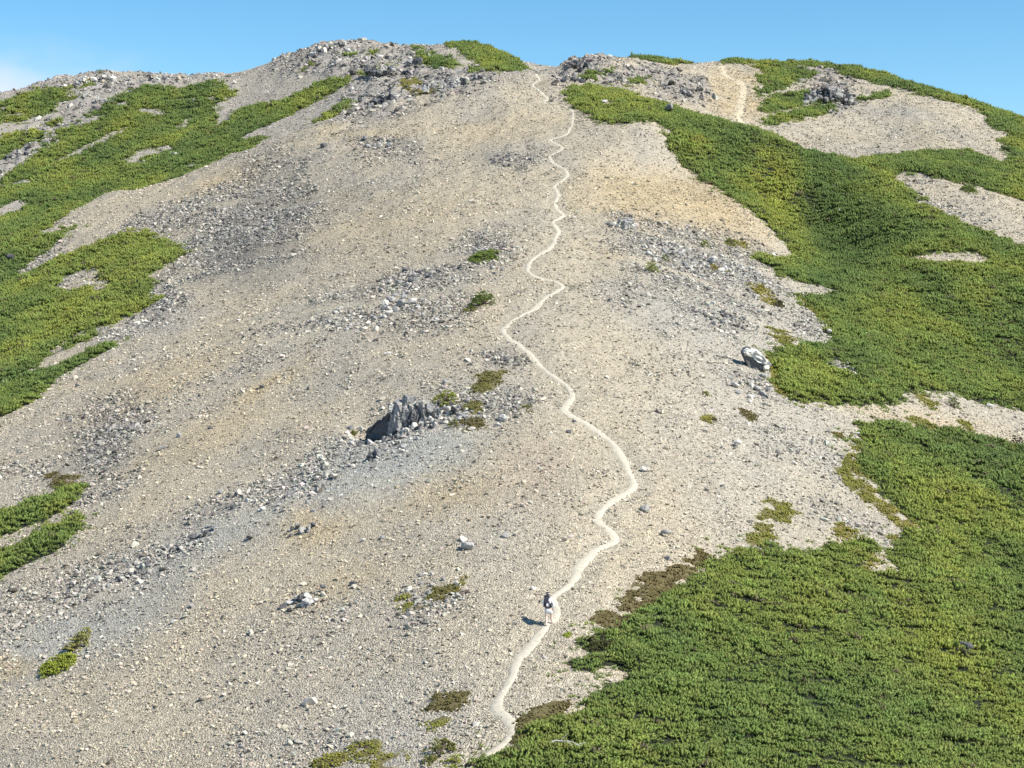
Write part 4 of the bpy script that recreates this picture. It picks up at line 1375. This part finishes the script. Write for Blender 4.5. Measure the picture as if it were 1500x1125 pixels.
# the tall outcrop that throws the long shadow
def big_outcrop():
    base = cast(600, 622)
    m = base.y / F
    root = empty("rock_outcrop", base)
    tag(root, "tall jagged grey outcrop throwing a long black shadow left of the trail", "rock outcrop")

    def blk(dx, dy, top, w, dpt, bot, lean=0.0, yaw=0.0, tone="grey", slab=False):
        x, y = dx * m, dy
        gz = ground(base.x + x, base.y + y) - base.z
        pool = (SLAB if slab else POOL)[tone]
        o = bpy.data.objects.new("block", pool[rr.integers(len(pool))])
        hh = (top - bot) * m
        o.scale = (w * m * 0.5, dpt * 0.5, hh * 0.5 / (0.4 if slab else 0.75))
        o.location = (x, y, bot * m + hh * 0.5 + 0.0 * gz)
        o.rotation_euler = (rr.normal(0.0, 0.08), lean, yaw)
        link(o, root)
    # standing columns, highest and undercut at the left end
    def colm(dx, dy, top, w, dpt, bot, lean=0.0, yaw=0.0, tone="grey", rx=0.0):
        pool = COLS[tone]
        o = bpy.data.objects.new("block", pool[rr.integers(len(pool))])
        hh = (top - bot) * m
        o.scale = (w * m * 0.55, dpt * 0.55, hh * 0.5 / 0.75)
        o.location = (dx * m, dy, bot * m + hh * 0.5)
        o.rotation_euler = (rx, lean, yaw)
        link(o, root)
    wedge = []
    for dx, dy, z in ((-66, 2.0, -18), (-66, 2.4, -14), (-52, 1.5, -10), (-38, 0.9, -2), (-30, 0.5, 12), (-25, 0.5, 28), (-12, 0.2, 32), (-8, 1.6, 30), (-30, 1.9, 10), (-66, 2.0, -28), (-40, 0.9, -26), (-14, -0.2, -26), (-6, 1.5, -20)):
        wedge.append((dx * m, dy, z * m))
    link(bpy.data.objects.new("block", crag_mesh(wedge, M_ROCK_DARK_SHADED, 0.30, 2.2, 6, 5)), root)  # dark colour stands in for the outcrop's shaded left wall and shadow
    # a broken heap: short stacks of angular blocks, highest at the left end
    for i in range(22):
        t = i / 21
        dx0 = -24 + 92 * t + rr.normal(0, 2)
        top = np.interp(t, [0, 0.12, 0.3, 0.45, 0.7, 1.0], [28, 40, 33, 36, 20, 8]) * rr.uniform(0.8, 1.08)
        dy0 = 0.3 + 0.5 * t + rr.normal(0, 0.3)
        z = -14.0
        while z < top:
            hh = rr.uniform(9, 20)
            w = rr.uniform(8, 16)
            tone = ("grey", "grey", "dark", "pale")[rr.integers(4)]
            colm(dx0 + rr.normal(0, 2.5), dy0 + rr.normal(0, 0.18) + 0.012 * max(z, 0), min(z + hh, top + 3), w, rr.uniform(0.6, 1.2), z - 5, rr.normal(0.2, 0.22), rr.uniform(-0.8, 0.8), tone, rr.normal(0, 0.15))
            z += hh * 0.8
    for k in range(90):
        t = rr.uniform(0, 1)
        dx = -40 + 130 * t
        dy = rr.uniform(-2.4, 0.5)
        w = rr.uniform(4, 11)
        gz = (ground(base.x + dx * m, base.y + dy) - base.z) / m
        tp = gz + rr.uniform(2, 9) + (14 * rr.uniform() if dy > -0.3 and dx > -12 else 0)
        blk(dx, dy, tp, w, w * m * rr.uniform(0.8, 1.8), tp - w * rr.uniform(0.8, 1.8), rr.normal(0.45, 0.3), rr.uniform(-0.8, 0.8), ("grey", "grey", "pale", "dark")[rr.integers(4)], rr.uniform() < 0.6)


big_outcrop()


def leaning_boulder():
    base = cast(1104, 541)
    m = base.y / F * 0.86
    root = empty("rock_outcrop", base)
    tag(root, "big white topped boulder with a black shaded left face beside the right thicket", "rock outcrop")

    def blk(dx, dy, cz, w, dp, h, ry, tone, slab=True, rz=0.0, rx=0.0):
        pool = (SLAB if slab else POOL)[tone]
        o = bpy.data.objects.new("block", pool[rr.integers(len(pool))])
        o.scale = (w * m * 0.5, dp * 0.5, h * m * 0.5 / (0.4 if slab else 0.75))
        o.location = (dx * m, dy, cz * m)
        o.rotation_euler = (rx, ry, rz)
        link(o, root)
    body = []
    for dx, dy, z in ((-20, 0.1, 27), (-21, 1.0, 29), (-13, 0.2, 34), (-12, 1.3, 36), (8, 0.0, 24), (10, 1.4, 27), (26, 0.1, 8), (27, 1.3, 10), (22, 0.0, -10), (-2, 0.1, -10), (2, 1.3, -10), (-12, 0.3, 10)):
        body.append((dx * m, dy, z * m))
    link(bpy.data.objects.new("block", crag_mesh(body, M_ROCK_DARK_SHADED, 0.12, 2.4, 4, 9)), root)  # whole body coloured dark to paint the shade of its left face
    lit_cap = []
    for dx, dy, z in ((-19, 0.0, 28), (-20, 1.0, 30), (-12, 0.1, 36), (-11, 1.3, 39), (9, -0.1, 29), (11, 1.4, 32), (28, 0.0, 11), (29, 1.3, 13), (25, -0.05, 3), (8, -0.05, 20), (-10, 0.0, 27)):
        lit_cap.append((dx * m, dy, z * m))
    link(bpy.data.objects.new("block", crag_mesh(lit_cap, M_ROCK_SUNLIT, 0.11, 3.0, 4, 3)), root)  # whitish cap paints the sunlit faces over the dark body
    blk(-8, 0.5, 37, 13, 0.9, 7, 0.35, "grey", True)
    blk(20, -0.45, 3, 12, 0.8, 15, 0.2, "pale", False, 0.4)
    blk(-11, 0.0, 25, 14, 0.6, 6, 0.1, "pale", True)
    blk(26, 0.0, 9, 12, 0.9, 9, 0.7, "grey", True)


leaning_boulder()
outcrop(440, 884, 62, 16, 20, 7, 17, ("grey", "dark", "pale"), "low slabby outcrop with dark clefts on the lower left scree", "flat", 0.2, 0.6, slab=0.7)
outcrop(195, 842, 52, 9, 16, 6, 13, ("grey", "dark"), "long low dark outcrop on the grey streak at far lower left", "flat", 0.2, 0.5, slab=0.7)
outcrop(548, 671, 26, 18, 12, 6, 13, ("dark", "grey"), "small spiky dark outcrop on the pale fan below the big outcrop", "mound", 0.2, 1.2)
outcrop(442, 778, 40, 12, 16, 5, 10, ("dark", "grey"), "dark rocks in a row at the edge of the orange stain", "flat", 0.2, 0.8)
outcrop(290, 785, 60, 14, 16, 6, 14, ("dark", "grey"), "broken dark ledge down the grey streak on the left", "flat", 0.25, 0.6, slab=0.6)
outcrop(912, 334, 42, 20, 14, 7, 17, ("grey", "pale"), "pile of slabs with a pointed stone on top right of the upper trail", "mound", 0.3, 0.9, slab=0.6)
outcrop(1212, 151, 80, 27, 100, 5, 13, ("grey", "dark", "grey"), "large jagged rock tor on the far right slope", "mound", 0.2, 1.2, 320, depth=0.35)
outcrop(560, 160, 62, 28, 50, 5, 12, ("grey", "dark", "dark"), "dark broken crag on the lower summit slope left of centre", "mound", 0.2, 1.1, 336, depth=0.3)
outcrop(706, 128, 26, 14, 18, 5, 10, ("grey", "dark"), "dark rock knob at the top left end of the main scree", "mound", 0.2, 1.0, 336, depth=0.3)
outcrop(655, 128, 80, 18, 26, 5, 12, ("grey", "pale", "dark"), "rocky band between the summit crag and the saddle", "flat", 0.2, 1.0, 336, depth=0.25)
outcrop(575, 108, 80, 26, 30, 5, 13, ("grey", "dark"), "grey ribbed crag high on the summit slope", "flat", 0.3, 1.0, 345, depth=0.3)
outcrop(850, 100, 52, 18, 34, 4, 10, ("grey", "dark"), "jagged rock knob on the skyline right of the saddle", "mound", 0.1, 1.0, 330, depth=0.3)
outcrop(838, 122, 40, 10, 18, 4, 9, ("dark", "grey"), "dark rocks under the knob right of the saddle", "flat", 0.2, 0.8, 325, depth=0.3)
outcrop(1000, 138, 60, 18, 20, 5, 11, ("dark", "grey"), "dark rock rib on the slope left of the short far path", "left", 0.4, 0.8, 315, depth=0.3)
outcrop(482, 76, 60, 18, 26, 5, 12, ("grey", "pale"), "stony top of the highest summit on the skyline", "mound", 0.1, 0.9, 345, depth=0.3)
outcrop(140, 120, 60, 18, 26, 5, 12, ("grey", "pale", "tan"), "rocky crest with a bush on top on the left skyline", "mound", 0.1, 0.9, 345, depth=0.3)
outcrop(228, 115, 70, 12, 20, 5, 11, ("grey", "tan"), "stony crest right of the bush topped one on the left skyline", "flat", 0.1, 0.8, 345, depth=0.3)
outcrop(310, 112, 22, 8, 8, 5, 10, ("pale", "grey"), "small pale rock notch on the skyline before the summit rise", "mound", 0.1, 0.8, 345, depth=0.3)
outcrop(150, 150, 26, 12, 10, 5, 10, ("grey", "pale"), "grey rocks at the top of the left rubble strip", "mound", 0.1, 0.8, 330, depth=0.3)
outcrop(235, 232, 60, 8, 16, 4, 9, ("pale", "grey"), "pale rocks in the bare streak of the left hillside thicket", "flat", 0.2, 0.7, 322, depth=0.3)
outcrop(25, 228, 30, 10, 12, 4, 9, ("dark", "grey"), "dark rocks in the rubble strip at the left edge", "flat", 0.2, 0.8, 322, depth=0.3)
outcrop(1270, 568, 0.1 + 24, 8, 8, 5, 11, ("pale", "grey"), "pale slab edge showing through the right thicket below its bare hole", "flat", 0.3, 0.6, slab=0.7)

# ------------------------------------------------------------------ shrubs and cushions


def tube(bm, p0, p1, r0, r1, seg=6):
    ax = (p1 - p0)
    if ax.length < 1e-6:
        return
    q = ax.to_track_quat('Z', 'Y')
    a = [bm.verts.new(p0 + q @ Vector((math.cos(t) * r0, math.sin(t) * r0, 0))) for t in [k * 2 * math.pi / seg for k in range(seg)]]
    b = [bm.verts.new(p1 + q @ Vector((math.cos(t) * r1, math.sin(t) * r1, 0))) for t in [k * 2 * math.pi / seg for k in range(seg)]]
    for k in range(seg):
        bm.faces.new((a[k], a[(k + 1) % seg], b[(k + 1) % seg], b[k]))
    bm.faces.new(b)
    bm.faces.new(a[::-1])


def bm_obj(name, bm, mat, parent=None, smooth=False):
    me = bpy.data.meshes.new(name)
    bm.to_mesh(me)
    bm.free()
    if smooth:
        smooth_mesh(me)
    me.materials.append(mat)
    o = bpy.data.objects.new(name, me)
    return link(o, parent)


def shrub(px, py, wpx, hpx, c0, c1, label, lean=(0.0, 0.0), dens=1.0, dmin=0, name="dwarf_shrub", lift=0.0, depth=1.4, tuft=1.0):
    p = cast(px, py, dmin)
    m = p.y / F
    W, H = wpx * m * 0.5, hpx * m
    root = empty(name, p + Vector((0, 0, lift)))
    tag(root, label, "shrub")
    n = int(np.clip(W * W * depth * 60 * dens, 20, 160))
    Vs, Fs, Ss, Cs = [], [], [], []
    off = 0
    bm = bmesh.new()
    for k in range(n):
        a, q = rr.uniform(0, 6.283), math.sqrt(rr.uniform(0, 1))
        x, y = W * q * math.cos(a), W * depth * q * math.sin(a)
        edge = 0.78 + 0.3 * noise2(np.array(a * 1.3 + px), np.array(0.5), 7)
        x, y = x * edge, y * edge
        gz = ground(p.x + x, p.y + y) - p.z
        z = H * math.sqrt(max(0.02, 1 - q * q)) * rr.uniform(0.45, 0.95)
        sc_ = np.clip(0.30 * W, 0.35, 0.9) * rr.uniform(0.7, 1.3) * tuft
        V, Fc, S = clump_arrays(rr, 7, 0.2, 0.22, 5, 0.11, 0.05, (lean[0] + x / max(W, .1) * 0.4, lean[1] + y / max(W, .1) * 0.4))
        sx = x + lean[0] * z
        sy = y + lean[1] * z
        V = V * sc_ + np.array([sx, sy, gz + max(z - 0.24 * sc_, 0.03)])
        Vs.append(V)
        Fs.append(Fc + off)
        off += len(V)
        Ss.append(S)
        t = np.clip(0.5 + rr.normal(0, 0.3), 0, 1)
        Cs.append(np.repeat(((np.array(c0) * (1 - t) + np.array(c1) * t) * rr.uniform(0.8, 1.2))[None], len(V), 0))
        if k % 3 == 0:
            tube(bm, Vector((x * 0.15, y * 0.15, -0.05)), Vector((sx, sy, gz + max(z - 0.1 * sc_, 0.05))), 0.03, 0.012, 5)
    me = mesh_np("foliage", np.concatenate(Vs), np.concatenate(Fs))
    set_col(me, "shade", np.repeat(np.concatenate(Ss)[:, None], 3, 1))
    set_col(me, "col", np.concatenate(Cs))
    me.materials.append(M_FOL)
    link(bpy.data.objects.new("foliage", me), root)
    bm_obj("stem", bm, M_BARK, root)
    return root


YG = ((0.34, 0.37, 0.05), (0.25, 0.30, 0.05))
GR = ((0.21, 0.27, 0.055), (0.15, 0.21, 0.045))
OL = ((0.22, 0.22, 0.05), (0.15, 0.165, 0.04))
DK = ((0.07, 0.085, 0.03), (0.10, 0.09, 0.04))
PY_ = ((0.40, 0.37, 0.12), (0.27, 0.28, 0.07))
shrub(104, 955, 50, 40, *PY_, "wind swept yellowish shrub leaning right on the lower left scree", (0.5, 0.0), 1.6, depth=0.8, tuft=1.2)
shrub(82, 980, 66, 24, *YG, "low green shrub directly below the wind swept yellowish one", (0.3, 0.1), 1.6, depth=1.0, tuft=1.2)
shrub(707, 379, 60, 15, *GR, "low green shrub left of the trail above the zigzag", (0.1, 0), 1.0, depth=1.2)
shrub(705, 447, 44, 26, *GR, "roundish green shrub with an olive skirt left of the zigzag", (0.1, 0), 1.0, depth=1.2)
shrub(688, 456, 30, 10, *OL, "olive skirt plant at the left foot of the roundish green shrub", (0, 0), 1.0, depth=1.0)
shrub(652, 592, 46, 18, *YG, "bright yellow green cushion on top of the tall outcrop", (0, 0), 1.3, depth=0.9, lift=0.25)
shrub(955, 399, 28, 20, *YG, "bright yellow green cushion at the left end of the right rubble", (0, 0), 1.0, depth=1.4)
shrub(974, 383, 16, 12, *GR, "small green cushion behind the bright one in the right rubble", (0, 0), 1.0)
shrub(1031, 362, 18, 14, *YG, "yellow green cushion at the top of the right rubble", (0, 0), 1.0)
shrub(1072, 357, 22, 9, *OL, "olive green cushion at the top right rim of the right rubble", (0, 0), 1.0)
shrub(643, 1103, 54, 26, *OL, "dark green round shrub near the bottom edge left of the trail", (0.1, 0), 1.1, depth=1.0)
shrub(632, 1116, 30, 14, *OL, "olive shrub tucked below the dark round one at the bottom edge", (0, 0), 1.0, depth=1.0)
shrub(664, 1119, 30, 14, *YG, "bright green shrub at the bottom edge beside the trail", (0, 0), 1.2, depth=1.0)
shrub(878, 950, 60, 22, *DK, "dark brownish shrub at the left tip of the foreground thicket", (0.2, 0), 1.2, depth=1.0)
shrub(1140, 449, 24, 14, *DK, "dark shrub on the olive heath left of the gully thicket", (0, 0), 1.0)
shrub(1397, 597, 24, 20, *GR, "lone green shrub at the upper rim of the sandy band", (0, 0), 1.0)
shrub(1491, 652, 22, 18, *DK, "grey green bush at the right edge of the sandy band", (0, 0), 1.0)
shrub(1420, 280, 32, 9, *GR, "lone low shrub on the upper right scree patch", (0, 0), 0.8)
shrub(146, 107, 15, 7, *GR, "small bush on top of the left skyline crest", (0, 0), 0.6, 345)
shrub(1487, 180, 9, 11, *DK, "tiny dark tree at the right end of the skyline", (0, 0), 0.6, 330)
shrub(1403, 149, 8, 7, *DK, "tiny dark bush on the right skyline slope", (0, 0), 0.6, 330)
shrub(1050, 95, 7, 7, *DK, "tiny dark twiggy bush on the skyline above the short far path", (0.5, 0), 0.6, 380)
shrub(832, 930, 12, 6, *YG, "tiny yellow green tuft just right of the trail below the hiker", (0, 0), 1.0)
shrub(1035, 578, 14, 8, *OL, "tiny olive tuft on the right scree level with the thicket edge", (0, 0), 1.0)
shrub(1220, 808, 40, 16, *GR, "green pine sprig at the notch of the right foreground thicket", (0.3, 0), 1.0)
shrub(520, 637, 18, 10, *OL, "small olive plant at the left tip of the outcrop's shadow", (0, 0), 1.0)
shrub(665, 626, 20, 16, *OL, "yellowish plant at the right foot of the tall outcrop", (0, 0), 1.0)

# bleached dead branches in the foreground thicket


def dead_branch(px, py, L, yaw, label, seed):
    p = cast(px, py)
    r = np.random.default_rng(seed)
    bm = bmesh.new()
    a = Vector((0, 0, 0))
    d = Vector((math.cos(yaw), math.sin(yaw), 0.05))
    for k in range(6):
        b = a + d * (L / 6) + Vector(r.normal(0, 0.03, 3))
        tube(bm, a, b, 0.038 - 0.004 * k, 0.038 - 0.004 * (k + 1), 7)
        if k in (1, 2, 4):
            e = b + (d + Vector(r.normal(0, 0.7, 3))) * 0.28
            tube(bm, b, e, 0.02, 0.008, 5)
        a = b
        d = (d + Vector(r.normal(0, 0.12, 3))).normalized()
    o = bm_obj("dead_branch", bm, M_DEAD)
    o.location = p + Vector((0, 0, 0.75))
    tag(o, label, "dead branch")


dead_branch(808, 1112, 1.3, 0.25, "bleached dead branch lying on the foreground thicket at the bottom edge", 4)

# ------------------------------------------------------------------ the hiker
M_SKIN = plain("skin", (0.68, 0.50, 0.41), 0.6, 0.06)
M_SHIRT = plain("white_shirt", (0.82, 0.83, 0.86), 0.85, 0.05)
M_SHORTS = plain("pale_grey_shorts", (0.66, 0.67, 0.69), 0.85, 0.08)
M_PACK = plain("black_nylon", (0.03, 0.03, 0.042), 0.6, 0.3)
M_PATCH = plain("grey_white_panel", (0.6, 0.6, 0.62), 0.7, 0.1)
M_SHOE = plain("pale_shoes", (0.62, 0.58, 0.54), 0.8, 0.1)
M_SOCK = plain("white_socks", (0.7, 0.7, 0.7), 0.9, 0.05)
M_HAIR = plain("dark_hair", (0.02, 0.016, 0.014), 0.6, 0.2)
M_CAP = plain("beige_cap", (0.60, 0.54, 0.42), 0.85, 0.08)


def skin_mesh(name, joints, edges, mat, sub=2, root=0):
    me = bpy.data.meshes.new(name)
    me.from_pydata([j[:3] for j in joints], edges, [])
    o = bpy.data.objects.new(name, me)
    col.objects.link(o)
    o.modifiers.new("skin", 'SKIN')
    bpy.context.view_layer.update()
    for i, j in enumerate(joints):
        sv = me.skin_vertices[0].data[i]
        sv.radius = (j[3], j[4] if len(j) > 4 else j[3])
        sv.use_root = (i == root)
    s = o.modifiers.new("sub", 'SUBSURF')
    s.levels = s.render_levels = sub
    dg = bpy.context.evaluated_depsgraph_get()
    dg.update()
    out = bpy.data.meshes.new_from_object(o.evaluated_get(dg))
    bpy.data.objects.remove(o)
    out.name = name
    out.materials.clear()
    out.materials.append(mat)
    smooth_mesh(out)
    return out


def skin_layer(me0):
    return me0


hp = cast(803, 917)
person = empty("person", hp)
tag(person, "hiker in white shirt and pale shorts walking uphill on the trail", "person")
g = lambda x, y: ground(hp.x + x, hp.y + y) - hp.z
LZ, RZ = g(-0.10, -0.12), g(0.21, 0.28)
J = [(0, 0, 0.92, .15, .11), (0, 0.09, 1.12, .13, .10), (0, 0.21, 1.32, .16, .11), (0, 0.29, 1.44, .06), (0, 0.34, 1.51, .075), (0, 0.38, 1.60, .088, .1), (0, 0.40, 1.675, .06),
     (-0.10, -0.01, 0.86, .095), (-0.11, 0.04, 0.50 + LZ * .5, .074), (-0.10, -0.03, 0.33 + LZ * .7, .072), (-0.10, -0.13, 0.09 + LZ, .048), (-0.11, 0.04, 0.035 + LZ, .036),
     (0.10, 0.01, 0.86, .095), (0.17, 0.24, 0.53 + RZ * .5, .074), (0.18, 0.25, 0.36 + RZ * .7, .072), (0.20, 0.22, 0.09 + RZ, .048), (0.22, 0.39, 0.035 + RZ, .036),
     (-0.17, 0.18, 1.38, .068), (-0.25, 0.16, 1.13, .044), (-0.24, 0.33, 0.98, .032), (-0.24, 0.39, 0.94, .034, .022),
     (0.17, 0.18, 1.38, .068), (0.27, 0.12, 1.12, .044), (0.27, 0.20, 0.90, .032), (0.27, 0.225, 0.83, .034, .022)]
E = [(0, 1), (1, 2), (2, 3), (3, 4), (4, 5), (5, 6), (0, 7), (7, 8), (8, 9), (9, 10), (10, 11), (0, 12), (12, 13), (13, 14), (14, 15), (15, 16), (2, 17), (17, 18), (18, 19), (19, 20), (2, 21), (21, 22), (22, 23), (23, 24)]
body_me = skin_mesh("body", J, E, M_SKIN)
# fingers, nose and ears joined into the body mesh
bmb = bmesh.new()
bmb.from_mesh(body_me)
for (wx_, wy_, wz_), sgn in (((-0.24, 0.39, 0.94), -1), ((0.27, 0.225, 0.83), 1)):
    fwd = Vector((0, 0.75, -0.65)).normalized() if sgn < 0 else Vector((0, 0.3, -0.95)).normalized()
    side = Vector((1, 0, 0))
    for f in range(4):
        L = (0.075, 0.085, 0.08, 0.062)[f]
        b0 = Vector((wx_, wy_, wz_)) + fwd * 0.03 + Vector((0, 1, 0.3)).normalized() * (0.024 - 0.016 * f) * 1.0
        b1 = b0 + fwd * L * 0.5
        b2 = b1 + (fwd + Vector((-sgn * 0.35, 0.25, 0))).normalized() * L * 0.5
        tube(bmb, b0, b1, 0.0095, 0.009, 6)
        tube(bmb, b1, b2, 0.009, 0.0065, 6)
    t0 = Vector((wx_, wy_, wz_)) + Vector((-sgn * 0.01, 0.03, 0.01))
    tube(bmb, t0, t0 + (fwd * 0.6 + Vector((-sgn * 0.5, 0.6, 0))).normalized() * 0.055, 0.011, 0.008, 6)
tube(bmb, Vector((0, 0.465, 1.585)), Vector((0, 0.50, 1.56)), 0.012, 0.016, 6)
for sgn in (-1, 1):
    tube(bmb, Vector((sgn * 0.082, 0.36, 1.56)), Vector((sgn * 0.098, 0.35, 1.61)), 0.012, 0.014, 6)
    tube(bmb, Vector((sgn * 0.032, 0.47, 1.605)), Vector((sgn * 0.032, 0.483, 1.605)), 0.013, 0.010, 6)
tube(bmb, Vector((-0.022, 0.465, 1.525)), Vector((0.022, 0.465, 1.525)), 0.009, 0.009, 6)
bmb.to_mesh(body_me)
bmb.free()
smooth_mesh(body_me)
link(bpy.data.objects.new("body", body_me), person)
# shirt with long sleeves
JS = [(0, 0.02, 0.93, .17, .13), (0, 0.09, 1.12, .155, .125), (0, 0.21, 1.32, .18, .13), (0, 0.27, 1.405, .085),
      (-0.175, 0.18, 1.38, .082), (-0.255, 0.16, 1.13, .060), (-0.245, 0.32, 0.99, .046), (0.175, 0.18, 1.38, .082), (0.275, 0.12, 1.12, .060), (0.272, 0.19, 0.91, .046)]
link(bpy.data.objects.new("shirt", skin_mesh("shirt", JS, [(0, 1), (1, 2), (2, 3), (2, 4), (4, 5), (5, 6), (2, 7), (7, 8), (8, 9)], M_SHIRT)), person)
JH = [(0, 0.0, 0.95, .165, .13), (0, -0.005, 0.88, .16, .13), (-0.10, 0.0, 0.80, .118), (-0.11, 0.03, 0.60, .098), (0.11, 0.03, 0.80, .118), (0.155, 0.18, 0.62, .098)]
link(bpy.data.objects.new("shorts", skin_mesh("shorts", JH, [(0, 1), (1, 2), (2, 3), (1, 4), (4, 5)], M_SHORTS)), person)
for ax_, ay_, az_, tx_, ty_, tz_ in ((-0.10, -0.13, 0.09 + LZ, -0.11, 0.04, 0.035 + LZ), (0.20, 0.22, 0.09 + RZ, 0.22, 0.39, 0.035 + RZ)):
    so = bpy.data.objects.new("shoe", skin_mesh("shoe", [(ax_, ay_, az_ + 0.02, .052), (ax_, ay_ - 0.03, az_ - 0.045, .050), (ax_, (ay_ + ty_) / 2, tz_ + 0.01, .05, .045), (tx_, ty_ + 0.03, tz_ + 0.005, .046, .036)],
                                                    [(0, 1), (1, 2), (2, 3)], M_SHOE, 2, 1))
    link(so, person)
    sk = bpy.data.objects.new("sock", skin_mesh("sock", [(ax_, ay_, az_ + 0.02, .046), (ax_, ay_ + 0.01, az_ + 0.10, .052)], [(0, 1)], M_SOCK, 1))
    link(sk, person)
link(bpy.data.objects.new("hair", skin_mesh("hair", [(0, 0.335, 1.52, .075, .075), (0, 0.35, 1.58, .098, .098), (0, 0.365, 1.61, .098, .098)], [(0, 1), (1, 2)], M_HAIR, 2)), person)
cap = bpy.data.objects.new("cap", skin_mesh("cap", [(0, 0.375, 1.635, .112, .116), (0, 0.38, 1.70, .092, .094), (0, 0.46, 1.635, .085, .02), (0, 0.56, 1.62, .06, .012)], [(0, 1), (0, 2), (2, 3)], M_CAP, 2))
link(cap, person)


def rounded_box(bm, c, s, rot=None, bev=0.04):
    r = bmesh.ops.create_cube(bm, size=1.0)
    vs = r["verts"]
    M = Matrix.Translation(c) @ (rot.to_matrix().to_4x4() if rot else Matrix.Identity(4)) @ Matrix.Diagonal((*s, 1))
    for v in vs:
        v.co.x *= 1 - 0.14 * (v.co.z > 0)
        v.co = M @ v.co
    es = list({e for v in vs for e in v.link_edges})
    bmesh.ops.bevel(bm, geom=es, offset=bev, segments=3, affect='EDGES', profile=0.6)


pack = empty("backpack", hp)
tag(pack, "black backpack with pale panels worn by the hiker", "backpack")
tilt = Euler((-0.36, 0, 0))
bm = bmesh.new()
rounded_box(bm, Vector((-0.07, -0.02, 1.27)), (0.32, 0.28, 0.50), tilt, 0.07)
bm_obj("main_bag", bm, M_PACK, pack, True)
bm = bmesh.new()
rounded_box(bm, Vector((-0.07, 0.12, 1.54)), (0.29, 0.26, 0.12), tilt, 0.045)
bm_obj("lid", bm, M_PACK, pack, True)
bm = bmesh.new()
rounded_box(bm, Vector((-0.05, -0.20, 1.14)), (0.24, 0.08, 0.26), tilt, 0.03)
pk = bm_obj("front_pocket", bm, M_PACK, pack, True)
bm = bmesh.new()
rounded_box(bm, Vector((-0.05, -0.25, 1.15)), (0.11, 0.025, 0.14), tilt, 0.008)
bm_obj("pale_panel", bm, M_PATCH, pk, True)
bm = bmesh.new()
rounded_box(bm, Vector((0.02, -0.115, 1.37)), (0.09, 0.03, 0.09), tilt, 0.01)
bm_obj("pale_panel", bm, M_PATCH, pack, True)
for sgn in (-1, 1):
    bm = bmesh.new()
    rounded_box(bm, Vector((-0.02 + sgn * 0.18, 0.0, 1.12)), (0.08, 0.15, 0.2), tilt, 0.025)
    bm_obj("side_pocket", bm, M_PACK, pack, True)
    bm = bmesh.new()
    pts = [Vector((sgn * 0.10, 0.14, 1.46)), Vector((sgn * 0.115, 0.23, 1.475)), Vector((sgn * 0.12, 0.32, 1.40)), Vector((sgn * 0.13, 0.31, 1.25)), Vector((sgn * 0.16, 0.14, 1.08))]
    for a, b in zip(pts, pts[1:]):
        tube(bm, a, b, 0.024, 0.024, 6)
    bm_obj("shoulder_strap", bm, M_PACK, pack, True)
bm = bmesh.new()
ring = [Vector((0.185 * math.cos(t), 0.03 + 0.15 * math.sin(t), 1.0)) for t in [k * math.pi / 8 for k in range(17)]]
for a, b in zip(ring, ring[1:]):
    tube(bm, a, b, 0.028, 0.028, 6)
bm_obj("hip_belt", bm, M_PACK, pack, True)
